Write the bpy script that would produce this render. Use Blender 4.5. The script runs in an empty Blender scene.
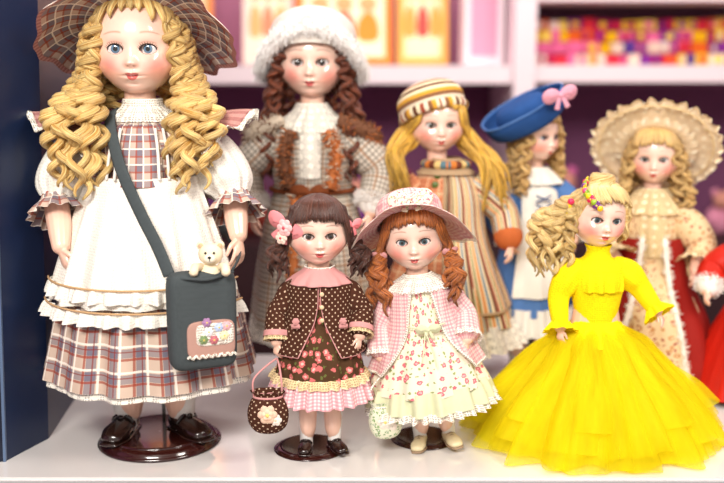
import bpy, math, random
import numpy as np
from mathutils import Vector, Matrix
random.seed(7); np.random.seed(7)
pi=math.pi
sc=bpy.context.scene
try:
    sc.view_settings.view_transform='Standard'
except Exception: pass

# ---------------------------------------------------------------- helpers
def lin(c):
    return tuple((x/12.92 if x<=0.04045 else ((x+0.055)/1.055)**2.4) for x in c[:3])
def L4(c): return lin(c)+(1.0,)
def nrm(v):
    v=np.asarray(v,float); return v/(np.linalg.norm(v)+1e-12)
def cr(P,sub):
    P=np.asarray(P,float); n=len(P)
    if sub<=1 or n<2: return P
    Q=np.vstack([2*P[0]-P[1],P,2*P[-1]-P[-2]]); out=[]
    for i in range(n-1):
        a,b,c,d=Q[i],Q[i+1],Q[i+2],Q[i+3]
        for k in range(sub):
            t=k/sub
            out.append(.5*((2*b)+(-a+c)*t+(2*a-5*b+4*c-d)*t*t+(-a+3*b-3*c+d)*t**3))
    out.append(P[-1]); return np.array(out)

class MB:
    def __init__(s): s.v=[];s.f=[];s.uv=[];s.c=[];s.m=[];s.n=0
    def grid(s,P,UV=None,closed=False,col=None,mi=0):
        P=np.asarray(P,float); nr,nc=P.shape[:2]; base=s.n
        s.v.append(P.reshape(-1,3)); s.n+=nr*nc
        C=np.ones((nr,nc,3)); 
        if col is not None: C[:]=np.asarray(col,float)
        s.c.append(C.reshape(-1,3))
        nf=nc if closed else nc-1
        if UV is None:
            UV=np.stack(np.meshgrid(np.linspace(0,1,nf+1),np.linspace(0,1,nr)),-1)
        UV=np.asarray(UV)
        I,J=np.meshgrid(np.arange(nr-1),np.arange(nf),indexing='ij'); I=I.ravel();J=J.ravel();J2=(J+1)%nc
        F=np.stack([base+I*nc+J,base+I*nc+J2,base+(I+1)*nc+J2,base+(I+1)*nc+J],1)
        s.f.append(F)
        s.uv.append(np.stack([UV[I,J],UV[I,J+1],UV[I+1,J+1],UV[I+1,J]],1).reshape(-1,2))
        s.m.append(np.full(len(F),mi))
    def xf(s,M,uvs=1.0):
        A=np.array(M)
        s.v=[v@A[:3,:3].T+A[:3,3] for v in s.v]; s.uv=[u*uvs for u in s.uv]
        return s
    def fn(s,f):
        s.v=[f(v) for v in s.v]; return s
    def join(s,o):
        for v in o.v: s.v.append(v)
        for f in o.f: s.f.append(f+s.n)
        s.uv+=o.uv; s.c+=o.c; s.m+=o.m; s.n+=o.n; return s

def finish(mb,name,mats,parent=None,M=None,mods=(),flat=False):
    V=np.vstack(mb.v);F=np.vstack(mb.f);U=np.vstack(mb.uv);C=np.vstack(mb.c);MI=np.concatenate(mb.m)
    me=bpy.data.meshes.new(name+'_mesh'); me.from_pydata(V.tolist(),[],F.tolist())
    uvl=me.uv_layers.new(name='UVMap'); uvl.data.foreach_set('uv',U.astype(np.float32).ravel())
    ca=me.color_attributes.new('Col','FLOAT_COLOR','POINT')
    ca.data.foreach_set('color',np.hstack([C,np.ones((len(C),1))]).astype(np.float32).ravel())
    if not isinstance(mats,(list,tuple)): mats=[mats]
    for m in mats: me.materials.append(m)
    me.polygons.foreach_set('material_index',MI.astype(np.int32))
    me.polygons.foreach_set('use_smooth',np.full(len(F),not flat))
    me.update()
    ob=bpy.data.objects.new(name,me); sc.collection.objects.link(ob)
    if parent is not None: ob.parent=parent
    if M is not None: ob.matrix_world=M
    for t,kw in mods:
        md=ob.modifiers.new(t,t)
        for k,v in kw.items(): setattr(md,k,v)
    return ob

def tube(mb,path,rad,n=10,cap=True,sub=1,up=None,nfold=0,amp=0,col=None,mi=0,twist=0):
    P=np.asarray(path,float); m=len(P)
    R=np.asarray(rad,float)
    if R.ndim==0: R=np.full((m,2),float(R))
    elif R.ndim==1: R=np.stack([R,R],1)
    A=np.full(m,float(amp)) if np.ndim(amp)==0 else np.asarray(amp,float)
    D=np.hstack([P,R,A[:,None]])
    if sub>1: D=cr(D,sub)
    if cap:
        t0=nrm(D[1,:3]-D[0,:3]);t1=nrm(D[-1,:3]-D[-2,:3])
        def ex(row,t,k,o):
            r=row.copy(); r[:3]=row[:3]+t*o*min(row[3],row[4]); r[3:5]=row[3:5]*k; return r
        D=np.vstack([ex(D[0],-t0,1e-3,.75),ex(D[0],-t0,.45,.62),ex(D[0],-t0,.82,.35),D,ex(D[-1],t1,.82,.35),ex(D[-1],t1,.45,.62),ex(D[-1],t1,1e-3,.75)])
    P=D[:,:3];m=len(P)
    T=np.gradient(P,axis=0); T/=np.linalg.norm(T,axis=1)[:,None]+1e-12
    if up is None: up=(0,1,0) if abs(T[0][1])<.9 else (1,0,0)
    N=np.zeros((m,3)); u=np.asarray(up,float); N[0]=nrm(u-T[0]*np.dot(u,T[0]))
    for i in range(1,m):
        x=N[i-1]-T[i]*np.dot(N[i-1],T[i]); N[i]=nrm(x)
    B=np.cross(T,N)
    a=np.linspace(0,2*pi,n,endpoint=False)
    rf=1+D[:,5][:,None]*np.sin(nfold*a)[None] if nfold else np.ones((m,n))
    ca=np.cos(a)[None]*D[:,3][:,None]*rf; sa=np.sin(a)[None]*D[:,4][:,None]*rf
    G=P[:,None]+N[:,None]*ca[...,None]+B[:,None]*sa[...,None]
    ln=np.concatenate([[0],np.cumsum(np.linalg.norm(np.diff(P,axis=0),axis=1))])
    circ=2*pi*D[:,3:5].mean()
    UV=np.zeros((m,n+1,2)); UV[...,0]=np.linspace(0,1,n+1)[None]*circ; UV[...,1]=-ln[:,None]
    mb.grid(G,UV,True,col,mi)
    return P

def loft(mb,rings,n=120,ta=None,tb=None,nfold=0,seed=0,sub=5,mi=0,col=None,rref=None,zamp=0):
    R=np.array([list(r)+[0]*(7-len(r)) for r in rings],float)
    D=cr(R,sub); m=len(D)
    gap=D[:,6]; closed=False
    if ta is not None: T=np.linspace(ta,tb,n)[None].repeat(m,0)
    elif gap.max()>0.001:
        k=np.linspace(0,1,n)[None]; T=gap[:,None]+k*(2*pi-2*gap[:,None])
    else:
        closed=True; T=(-pi+np.arange(n)*2*pi/n)[None].repeat(m,0)
    rs=np.random.RandomState(seed); p=rs.rand(4)*6.28
    f=.55*np.sin(nfold*T+p[0])+.3*np.sin((nfold+nfold//3+1)*T+p[1])+.15*np.sin((2*nfold+1)*T+p[2]) if nfold else np.zeros_like(T)
    k=1+D[:,5][:,None]*f
    X=D[:,3][:,None]+D[:,1][:,None]*k*np.sin(T); Y=D[:,4][:,None]-D[:,2][:,None]*k*np.cos(T)
    Z=D[:,0][:,None]+zamp*f*np.linspace(0,1,m)[:,None]**3
    G=np.stack([X,Y,Z*np.ones_like(X)],-1)
    rr=rref or D[:,1].mean()
    dl=np.sqrt(np.diff(D[:,0])**2+np.diff(D[:,1])**2); ln=np.concatenate([[0],np.cumsum(dl)])
    if closed:
        UV=np.zeros((m,n+1,2)); UV[...,0]=np.linspace(-pi,pi,n+1)[None]*rr
    else:
        UV=np.zeros((m,n,2)); UV[...,0]=T*rr
    UV[...,1]=-ln[:,None]
    mb.grid(G,UV,closed,col,mi)
    return G

def ell(mb,c,r,n=16,rot=None,col=None,mi=0):
    th=np.linspace(0.001,pi-.001,n)[:,None]; ph=np.linspace(0,2*pi,2*n,endpoint=False)[None]
    G=np.stack([np.sin(th)*np.cos(ph)*r[0],np.sin(th)*np.sin(ph)*r[1],np.cos(th)*np.ones_like(ph)*r[2]],-1)
    if rot is not None:
        A=np.array(rot.to_3x3()); G=G@A.T
    G=G+np.asarray(c,float); UV=np.zeros((n,2*n+1,2)); UV[...,0]=np.linspace(0,2*pi,2*n+1)[None]*r[0]; UV[...,1]=np.linspace(0,pi,n)[:,None]*r[2]
    mb.grid(G,UV,True,col,mi)

def box(mb,lo,hi,mi=0,col=None,M=None):
    x0,y0,z0=lo;x1,y1,z1=hi
    def q(a,b,c,d):
        P=np.array([[a,b],[d,c]],float)
        if M is not None:
            A=np.array(M); P=P@A[:3,:3].T+A[:3,3]
        mb.grid(P,None,False,col,mi)
    q((x0,y0,z0),(x1,y0,z0),(x1,y0,z1),(x0,y0,z1)); q((x1,y1,z0),(x0,y1,z0),(x0,y1,z1),(x1,y1,z1))
    q((x0,y1,z0),(x0,y0,z0),(x0,y0,z1),(x0,y1,z1)); q((x1,y0,z0),(x1,y1,z0),(x1,y1,z1),(x1,y0,z1))
    q((x0,y0,z1),(x1,y0,z1),(x1,y1,z1),(x0,y1,z1)); q((x0,y1,z0),(x1,y1,z0),(x1,y0,z0),(x0,y0,z0))

# ---------------------------------------------------------------- materials
class NB:
    def __init__(s,name,rough=.8,spec=.3):
        s.mat=bpy.data.materials.new(name); s.mat.use_nodes=True; s.nt=s.mat.node_tree
        s.b=s.nt.nodes['Principled BSDF']; s.out=s.nt.nodes['Material Output']
        s.b.inputs['Roughness'].default_value=rough; s.b.inputs['Specular IOR Level'].default_value=spec
    def n(s,t,**k):
        x=s.nt.nodes.new(t)
        for a,b in k.items(): setattr(x,a,b)
        return x
    def lk(s,a,b): s.nt.links.new(a,b)
    def put(s,sock,v):
        if isinstance(v,(int,float)): sock.default_value=v
        elif isinstance(v,tuple): sock.default_value=v if len(v)==4 or sock.type=='VECTOR' else v+(1,)
        else: s.lk(v,sock)
    def m(s,op,a,b=None,c=None):
        x=s.n('ShaderNodeMath',operation=op)
        s.put(x.inputs[0],a)
        if b is not None: s.put(x.inputs[1],b)
        if c is not None: s.put(x.inputs[2],c)
        return x.outputs[0]
    def mix(s,f,a,b):
        x=s.n('ShaderNodeMix',data_type='RGBA'); s.put(x.inputs[0],f); s.put(x.inputs[6],a); s.put(x.inputs[7],b)
        return x.outputs[2]
    def uv(s):
        t=s.n('ShaderNodeTexCoord'); sp=s.n('ShaderNodeSeparateXYZ'); s.lk(t.outputs['UV'],sp.inputs[0]); return t.outputs['UV'],sp.outputs[0],sp.outputs[1]
    def noise(s,vec,scale,detail=3):
        x=s.n('ShaderNodeTexNoise'); 
        if vec is not None: s.lk(vec,x.inputs['Vector'])
        x.inputs['Scale'].default_value=scale; x.inputs['Detail'].default_value=detail; return x
    def vor(s,vec,scale,rand=1,feature='F1'):
        x=s.n('ShaderNodeTexVoronoi',feature=feature); s.lk(vec,x.inputs['Vector']); x.inputs['Scale'].default_value=scale
        x.inputs['Randomness'].default_value=rand; return x
    def mp(s,vec,scale=(1,1,1),loc=(0,0,0),rot=0):
        x=s.n('ShaderNodeMapping'); s.lk(vec,x.inputs[0]); x.inputs['Scale'].default_value=scale; x.inputs['Location'].default_value=loc
        x.inputs['Rotation'].default_value=(0,0,rot); return x.outputs[0]
    def bump(s,h,strength=.3,dist=.001):
        x=s.n('ShaderNodeBump'); x.inputs['Strength'].default_value=strength; x.inputs['Distance'].default_value=dist
        s.lk(h,x.inputs['Height']); s.lk(x.outputs[0],s.b.inputs['Normal'])
    def base(s,c): s.put(s.b.inputs['Base Color'],c)
    def weave(s,uv,sc_=900,st=.25):
        a=s.noise(uv,sc_,2); s.bump(a.outputs[0],st,.0006)

def basic(name,c,rough=.5,spec=.4,coat=0,noise=None,metal=0):
    b=NB(name,rough,spec); b.base(L4(c)); b.b.inputs['Metallic'].default_value=metal
    if coat: b.b.inputs['Coat Weight'].default_value=coat; b.b.inputs['Coat Roughness'].default_value=.08
    if noise:
        t=b.n('ShaderNodeTexCoord'); x=b.noise(t.outputs['Object'],noise[0],3)
        b.base(b.mix(b.m('MULTIPLY',x.outputs[0],noise[1]),L4(c),L4(tuple(k*.6 for k in c))))
    return b.mat
def attrmat(name,rough=.4,coat=0,spec=.4,sss=0):
    b=NB(name,rough,spec); a=b.n('ShaderNodeAttribute',attribute_name='Col'); b.lk(a.outputs['Color'],b.b.inputs['Base Color'])
    if coat: b.b.inputs['Coat Weight'].default_value=coat; b.b.inputs['Coat Roughness'].default_value=.10
    return b.mat
def plain(name,c,rough=.85,st=.3,var=.25,scale=60):
    b=NB(name,rough,.2); uv,u,v=b.uv(); n=b.noise(uv,scale,3)
    b.base(b.mix(b.m('MULTIPLY',n.outputs[0],var),L4(c),L4(tuple(k*.7 for k in c)))); b.weave(uv,900,st); return b.mat
def stripe_mask(b,co,period,width,off):
    f=b.m('FRACT',b.m('ADD',b.m('DIVIDE',co,period),off+50.0)); return b.m('LESS_THAN',f,width)
def plaid(name,base,stripes,st=.3):
    b=NB(name,.85,.2); uv,u,v=b.uv(); c=L4(base)
    for ax,per,w,off,col,al in stripes:
        mk=b.m('MULTIPLY',stripe_mask(b,u if ax=='u' else v,per,w,off),al); c=b.mix(mk,c,L4(col))
    b.base(c); b.weave(uv,1100,st); return b.mat
def floral(name,base,cell,fl1,fl2,leaf,size=.30):
    b=NB(name,.85,.2); uv,u,v=b.uv()
    dn=b.noise(uv,3/cell,2); dv=b.n('ShaderNodeVectorMath',operation='SCALE'); b.lk(dn.outputs['Color'],dv.inputs[0]); dv.inputs['Scale'].default_value=cell*.5
    ad=b.n('ShaderNodeVectorMath',operation='ADD'); b.lk(uv,ad.inputs[0]); b.lk(dv.outputs[0],ad.inputs[1]); w=ad.outputs[0]
    lv=b.vor(b.mp(w,loc=(.3*cell,.7*cell,0)),1.5/cell,1); c=b.mix(b.m('LESS_THAN',lv.outputs['Distance'],.26),L4(base),L4(leaf))
    fv=b.vor(w,1/cell,.8); 
    c=b.mix(b.m('LESS_THAN',fv.outputs['Distance'],size),c,L4(fl1)); c=b.mix(b.m('LESS_THAN',fv.outputs['Distance'],size*.5),c,L4(fl2))
    b.base(c); b.weave(uv); return b.mat
def dots(name,base,dot,per,r=.22):
    b=NB(name,.9,.15); uv,u,v=b.uv(); x=b.vor(b.mp(uv,rot=.785),1/per,0)
    b.base(b.mix(b.m('LESS_THAN',x.outputs['Distance'],r),L4(base),L4(dot))); b.weave(uv); return b.mat
def lace(name,c,cell=.003,open_=.5,c2=None):
    b=NB(name,.8,.2); uv,u,v=b.uv(); x=b.vor(uv,1/cell,.35,'DISTANCE_TO_EDGE'); big=b.vor(uv,1/(cell*4.5),.2)
    hole=b.m('MULTIPLY',b.m('GREATER_THAN',x.outputs['Distance'],.17),b.m('GREATER_THAN',big.outputs['Distance'],.30))
    hole=b.m('MULTIPLY',hole,open_)
    b.base(b.mix(b.m('LESS_THAN',big.outputs['Distance'],.22),L4(c2 or c),L4(c)))
    tr=b.n('ShaderNodeBsdfTransparent'); ms=b.n('ShaderNodeMixShader'); b.lk(hole,ms.inputs[0]); b.lk(b.b.outputs[0],ms.inputs[1]); b.lk(tr.outputs[0],ms.inputs[2])
    b.lk(ms.outputs[0],b.out.inputs[0]); b.bump(x.outputs['Distance'],.6,.001); return b.mat
def eyelet(name,c,cell=.004,dk=.7,st=.9):
    b=NB(name,.85,.2); uv,u,v=b.uv(); x=b.vor(uv,1/cell,.3)
    cc=b.mix(b.m('MULTIPLY',b.m('LESS_THAN',x.outputs['Distance'],.28),.7),L4(c),L4(tuple(k*dk for k in c)))
    b.base(cc); b.bump(x.outputs['Distance'],st,.0014); return b.mat
def knit(name,cols,per,rough=.95,ax='v',cell=.003):
    b=NB(name,rough,.15); uv,u,v=b.uv(); c=L4(cols[0]); n=len(cols); co=v if ax=='v' else u
    for i in range(1,n): c=b.mix(b.m('MULTIPLY',stripe_mask(b,co,per,1/n,-i/n),1.0),c,L4(cols[i]))
    b.base(c); x=b.vor(uv,1/cell,.5); b.bump(x.outputs['Distance'],.8,.0015); return b.mat
def hairmat(name,c1,c2):
    b=NB(name,.36,.5); uv,u,v=b.uv(); n=b.noise(b.mp(uv,(38,1.3,1)),1.0,4)
    a=b.n('ShaderNodeAttribute',attribute_name='Col'); r=b.n('ShaderNodeValToRGB'); b.lk(n.outputs[0],r.inputs[0])
    r.color_ramp.elements[0].position=.32; r.color_ramp.elements[0].color=L4(c1); r.color_ramp.elements[1].position=.66; r.color_ramp.elements[1].color=L4(c2)
    x=b.n('ShaderNodeMix',data_type='RGBA',blend_type='MULTIPLY'); x.inputs[0].default_value=1; b.lk(r.outputs[0],x.inputs[6]); b.lk(a.outputs['Color'],x.inputs[7])
    b.base(x.outputs[2]); b.bump(n.outputs[0],.9,.004); b.b.inputs['Sheen Weight'].default_value=.1; return b.mat
def tulle(name,c,al):
    b=NB(name,.7,.2); uv,u,v=b.uv(); b.base(L4(c)); tl=b.n('ShaderNodeBsdfTranslucent'); tl.inputs[0].default_value=L4(c)
    m1=b.n('ShaderNodeMixShader'); m1.inputs[0].default_value=.5; b.lk(b.b.outputs[0],m1.inputs[1]); b.lk(tl.outputs[0],m1.inputs[2])
    tr=b.n('ShaderNodeBsdfTransparent'); tr.inputs[0].default_value=(1,.97,.75,1); ms=b.n('ShaderNodeMixShader'); n=b.noise(b.mp(uv,(45,9,1)),1,3)
    b.lk(b.m('MAXIMUM',b.m('MULTIPLY_ADD',n.outputs[0],.8,al-.4),.15),ms.inputs[0]); b.lk(tr.outputs[0],ms.inputs[1]); b.lk(m1.outputs[0],ms.inputs[2]); b.lk(ms.outputs[0],b.out.inputs[0]); return b.mat

SK=(.975,.83,.755)
M_skin=basic('porcelain_skin',(.965,.785,.695),.28,.45,.5)
M_face=attrmat('painted_face',.24,.9,.5)
M_eye=attrmat('glass_eye',.08,1.0,.6)
M_lash=basic('lash',(.20,.12,.09),.6)
M_sock=plain('white_sock',(.95,.93,.91))
M_white=plain('white_cotton',(.95,.935,.90),var=.3)
M_lacew=lace('white_lace',(.96,.94,.89),.003,.65)
M_lacec=lace('cream_lace',(.95,.89,.77),.0032,.5,(.92,.82,.63))
M_blacksh=basic('dark_brown_leather',(.14,.07,.05),.25,.5,.6)
M_lacq=basic('lacquered_brown_wood',(.19,.065,.05),.16,.5,.9)
M_steel=basic('steel_wire',(.7,.7,.7),.3,.5,metal=1)
M_attrcl=attrmat('coloured_cloth',.85,0,.2)
M_attrgl=attrmat('coloured_bead',.25,.5,.5)

# ---------------------------------------------------------------- doll pieces
FW=.84
def hs(th,ph,s=1.0):
    z=math.cos(th); r=math.sqrt(max(0,1-abs(z)**2.5))
    return np.array([FW*r*math.sin(ph)*s,-.86*r*math.cos(ph)*s,z*s])
def g2(x,z,cx,cz,sx,sz): return np.exp(-((x-cx)/sx)**2/2-((z-cz)/sz)**2/2)
def sst(a,b,x):
    t=np.clip((x-a)/(b-a),0,1); return t*t*(3-2*t)

def hand(mb,w,d,nr,L,th,curl=.45):
    w=np.asarray(w,float); d=nrm(d); nr=np.asarray(nr,float); nr=nrm(nr-d*np.dot(nr,d)); lat=np.cross(d,nr)*th
    tube(mb,[w-d*.1*L,w+d*.06*L,w+d*.24*L,w+d*.42*L,w+d*.5*L],[(.1*L,.12*L),(.1*L,.13*L),(.105*L,.2*L),(.095*L,.225*L),(.07*L,.2*L)],12,True,2,up=nr)
    ls=[.40,.47,.43,.33]
    for i in range(4):
        b=w+d*(.44-.02*abs(i-1.2))*L+lat*((1.5-i)*.118*L); dd=nrm(d+lat*(1.5-i)*.10); pts=[b]; a=.15
        for k,fr in enumerate((.42,.32,.26)):
            a+=curl*(.55+.25*k+.06*i); q=dd*math.cos(a)+nr*math.sin(a); b=b+q*ls[i]*fr*L; pts.append(b)
        tube(mb,pts,[.058*L,.054*L,.049*L,.040*L],8,True,2)
    b=w+d*.12*L+lat*.13*L; q1=nrm(d*.62+lat*.7+nr*.25); q2=nrm(d*.9+lat*.25+nr*.35)
    tube(mb,[b,b+q1*.2*L,b+q1*.2*L+q2*.14*L,b+q1*.2*L+q2*.27*L],[.075*L,.068*L,.06*L,.045*L],8,True,2)

class Doll:
    def __init__(s,loc,rz,C,hh,tilt=0,hx=0,hy=0,yaw=0,pitch=0,roll=0):
        s.e=bpy.data.objects.new('porcelain_doll',None); sc.collection.objects.link(s.e); s.e.empty_display_size=.05
        s.M=Matrix.Translation(loc)@Matrix.Rotation(math.radians(tilt),4,'Y')@Matrix.Rotation(math.radians(rz),4,'Z')
        s.e.matrix_world=s.M; s.C=C; s.hh=hh; s.u=hh/2
        s.HM=Matrix.Translation((hx,hy,C+hh/2))@Matrix.Rotation(math.radians(yaw),4,'Z')@Matrix.Rotation(math.radians(pitch),4,'X')@Matrix.Rotation(math.radians(roll),4,'Y')@Matrix.Scale(hh/2,4)
        s.hx=hx;s.hy=hy
    def part(s,name,mb,mats,mods=()): return finish(mb,name,mats,s.e,None,mods)
    def hpart(s,name,mb,mats,mods=(),cloth=False): mb.xf(s.HM,s.u if cloth else 1.0); return finish(mb,name,mats,s.e,None,mods)
    def body(s,sw,shz,arms,lx,hipz,vox,feet=None,leg_r=1.0):
        k=s.hh/.1; mb=MB(); C=s.C
        tube(mb,[(0,0,hipz-.02*k),(0,0,hipz+.02*k),(0,0,(hipz+shz)/2),(0,0,shz-.035*k),(0,0,shz-.012*k),(s.hx*.5,s.hy*.5,shz+.006*k),(s.hx*.9,s.hy*.9+.004*k,C-.02*k),(s.hx,s.hy+.006*k,C+.25*s.hh)],
             [(.03*k,.04*k),(.034*k,.046*k),(.028*k,.036*k),(.028*k,sw*.75),(.021*k,sw*.68),(.018*k,.024*k),(.0165*k,.0165*k),(.017*k,.017*k)],20,True,3,up=(0,1,0))
        for a in arms:
            j=[np.array(q,float) for q in a['j']]
            tube(mb,[j[0],(j[0]+j[1])/2,j[1],(j[1]*.4+j[2]*.6),j[2]],[.0145*k,.0145*k,.0135*k,.0125*k,.0092*k],14,True,3)
            hand(mb,j[2],a['d'],a['n'],a.get('L',.34*s.hh),a['th'],a.get('curl',.4))
        for sd in (-1,1):
            fx=sd*lx
            tube(mb,[(sd*lx*.95,0,hipz),(sd*lx,-.003*k,hipz*.55),(fx,0,.25*hipz),(fx,.004*k,.02*k)],[.026*k*leg_r,.019*k*leg_r,.016*k*leg_r,.011*k*leg_r],14,True,4)
        s.part('body',mb,M_skin,[('REMESH',dict(mode='VOXEL',voxel_size=vox,use_smooth_shade=True)),('SMOOTH',dict(factor=.5,iterations=2))])
    def shoes(s,lx,L,mat,socktop,angs=(-12,14),sockr=.0135,lacecol=None,sole=None,spread=0):
        k=s.hh/.1
        for i,sd in enumerate((-1,1)):
            mb=MB()
            tube(mb,[(0,.22*L,.14*L),(0,.1*L,.17*L),(0,-.15*L,.15*L),(0,-.42*L,.13*L),(0,-.62*L,.10*L)],[(.17*L,.17*L),(.2*L,.19*L),(.17*L,.2*L),(.14*L,.235*L),(.1*L,.18*L)],18,True,4,up=(0,0,1))
            tube(mb,[(0,.05*L,.1*L),(0,.05*L,.25*L),(0,.06*L,.42*L)],[.17*L,.165*L,.17*L],16,False,3)
            mb.fn(lambda v:np.column_stack([v[:,0],v[:,1],np.maximum(v[:,2],.0015)]))
            mb2=MB(); tube(mb2,[(0,.3*L,.02*L),(0,0,.02*L),(0,-.4*L,.02*L),(0,-.72*L,.02*L)],[(.03*L,.17*L),(.03*L,.19*L),(.03*L,.25*L),(.03*L,.16*L)],18,True,4,up=(0,0,1),mi=1); mb.join(mb2)
            if lacecol is not None:
                for q in range(3):
                    tube(mb,[(-.13*L,-(.12+.11*q)*L,.27*L-.02*q*L),(0,-(.15+.11*q)*L,.335*L-.035*q*L),(.13*L,-(.12+.11*q)*L,.27*L-.02*q*L)],.018*L,6,True,2,mi=2)
            else:
                tube(mb,[(-.18*L,-.1*L,.2*L),(-.1*L,-.13*L,.31*L),(.1*L,-.13*L,.31*L),(.18*L,-.1*L,.2*L)],[(.02*L,.05*L)]*4,8,True,3,mi=0)
                ell(mb,(0,-.2*L,.33*L),(.06*L,.04*L,.04*L),6,mi=0)
            mb.xf(Matrix.Translation((sd*lx,0,0))@Matrix.Rotation(math.radians(angs[i]),4,'Z'))
            s.part('shoe',mb,[mat,sole or mat,lacecol or mat])
            ms=MB(); tube(ms,[(sd*lx,.003,.1*L),(sd*lx,.003,.4*L),(sd*lx,.001,socktop*.8),(sd*lx,0,socktop)],[sockr*k*.95,sockr*k*.95,sockr*k*1.15,sockr*k*1.25],16,True,4,nfold=5,amp=.03)
            s.part('sock',ms,M_sock)
    def head(s,iris,brow,lipc=(.80,.30,.27),lipw=.17,blush=.7,open_=1.0):
        NR,NC=200,200
        th=np.linspace(.004,pi-.004,NR)[:,None]; t=np.linspace(-pi,pi,NC,endpoint=False)[None]; ph=t-.55*np.sin(t)
        z=np.cos(th)*np.ones_like(ph); r=np.sqrt(np.maximum(0,1-np.abs(z)**2.5)); x=r*np.sin(ph); y=-r*np.cos(ph)
        X=FW*x; Y=np.where(y<0,.80*y,.9*y); Z=z.copy()
        X=X*(1-.20*np.clip(-z-.40,0,1)**1.2*1.5)*(1+.055*np.exp(-((z+.36)/.25)**2))
        Y=np.where((y>0)&(z<-.2),Y*(1-.35*np.clip(-z-.2,0,1)),Y)
        F=sst(.12,.5,-y); ex,ez=.325,-.06
        aX=np.abs(X)
        dsp=.06*g2(X,Z,0,-.2,.08,.15)+.11*g2(X,Z,0,-.31,.07,.062)+.045*g2(aX,Z,.08,-.335,.042,.038)
        dsp+=-.05*g2(aX,Z,ex,ez,.15,.13)+.015*g2(aX,Z,.33,.2,.25,.1)+.09*g2(aX,Z,.40,-.42,.2,.2)
        dsp+=.07*g2(X,Z,0,-.56,.18,.12)+.06*g2(aX,Z,.05,-.51,.07,.035)+.065*g2(X,Z,0,-.635,.085,.04)-.05*g2(X,Z,0,-.575,.13,.014)-.04*g2(X,Z,0,-.73,.1,.03)
        dsp+=.10*g2(X,Z,0,-.87,.16,.11)+.03*g2(X,Z,0,.42,.4,.25)-.02*g2(X,Z,0,-.43,.025,.05)
        Y0=Y-F*dsp
        w,h=.155,.104*open_
        q=((aX-ex)/w)**2+((Z-ez-.0*(aX-ex))/(h*(1.0+.0*Z)))**2
        q=np.where(Z<ez,q*1.0+((Z-ez)/h)**2*.45,q)
        fr=(y<-.2)
        inside=(q<1)&fr
        Y=np.where(inside,Y0+.13,Y0)
        base=np.array(lin(SK)); C=np.ones((NR,NC,3))*base
        def bl(m,c,a=1.0):
            nonlocal C
            m=np.clip(m*a,0,1)[...,None]; C=C*(1-m)+np.array(lin(c))*m
        bl(g2(aX,Z,.47,-.37,.19,.17)*F,(.94,.50,.45),blush)
        bl(g2(aX,Z,ex,.07,.17,.05)*F,(.86,.60,.50),.4)
        bl(g2(aX,Z,.055,-.375,.022,.013)*F,(.6,.25,.2),.7)
        bl(g2(X,Z,0,-.86,.15,.08)*F,(.95,.58,.5),.3)
        up_=.064*(1-.28*np.exp(-(X/.035)**2)+.15*np.exp(-((aX-.06)/.05)**2))*np.clip(1-(aX/lipw)**2,0,1)**.7
        lo_=.095*np.clip(1-(aX/(lipw*.85))**2,0,1)**.6
        zm=-.575+.035*(aX/lipw)**2
        lm=sst(-.008,.008,up_-(Z-zm))*sst(-.008,.008,lo_-(zm-Z))*(aX<lipw)*fr
        bl(lm,lipc,.95); bl(np.exp(-((Z-zm)/.011)**2)*(aX<lipw*.9)*fr,(.45,.08,.08),.8)
        zb=.285-.95*(aX-.31)**2
        bl(np.exp(-((Z-zb)/(.019*(1-.4*np.clip((aX-.2)/.4,0,1))))**2)*sst(.15,.22,aX)*(1-sst(.5,.6,aX))*fr,brow,.6)
        bl(np.exp(-((Z-(ez+.155-1.4*(aX-ex)**2))/.010)**2)*(np.abs(aX-ex)<.16)*fr,(.76,.47,.38),.5)
        bl((q<1.22)*(q>=.9)*fr*(Z>ez-.0),(.25,.14,.11),.85); bl((q<1.22)*(q>=.95)*fr*(Z<=ez),(.70,.42,.34),.6)
        bl(inside*1.0,(.45,.25,.2),1)
        mb=MB(); mb.grid(np.stack([X,Y,Z],-1),None,True,C)
        for sd in (-1,1):
            rt=Matrix.Rotation(sd*.5,4,'Z'); ell(mb,(sd*FW,.06,-.1),(.05,.13,.2),12,rt,col=lin(SK)); ell(mb,(sd*(FW+.03),.03,-.1),(.03,.07,.12),10,rt,col=lin((.9,.6,.52)))
        s.hpart('head',mb,M_face)
        V=np.stack([X,Z],-1)[fr]; YY=Y0[fr]
        def sy(px,pz):
            i=np.argmin((V[:,0]-px)**2+(V[:,1]-pz)**2); return YY[i]
        me=MB(); ml=MB()
        al=np.radians(np.array([.05,4,8,12.5,13,15,18,22,25,26,27.5,33,40,50,60,75,90,110,140,179.]))
        bt=np.linspace(0,2*pi,32,endpoint=False)
        for sd in (-1,1):
            R=.20; c=np.array([sd*ex*.985,sy(sd*ex,ez)+R-.004,ez+.012])
            G=np.stack([np.sin(al)[:,None]*np.cos(bt)[None]*R,-np.cos(al)[:,None]*np.ones(32)[None]*R,np.sin(al)[:,None]*np.sin(bt)[None]*R],-1)
            cc=np.zeros((len(al),32,3)); ic=np.array(lin(iris))
            for i,a in enumerate(np.degrees(al)):
                cc[i]=(.006,.006,.008) if a<12.8 else (ic*(.45+.8*(a-12)/10) if a<23 else (ic*.3 if a<26.5 else np.array(lin((.93,.90,.89)))))
            me.grid(G+c,None,True,cc)
            pts=[]
            for a in np.linspace(-.05,pi+.05,13):
                px=sd*ex+w*1.03*math.cos(a); pz=ez+h*1.05*math.sin(a); pts.append((px,sy(px,pz)-.010,pz))
            tube(ml,pts,[.005]+[.012]*11+[.005],6,True,2)
            for a in np.linspace(.15,2.95,11):
                px=sd*ex+w*1.05*math.cos(a); pz=ez+h*1.08*math.sin(a); y0=sy(px,pz)-.012
                tube(ml,[(px,y0,pz),(px+.02*math.cos(a),y0-.03,pz+.02),(px+.04*math.cos(a),y0-.045,pz+.05)],[.006,.004,.001],4,False)
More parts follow.
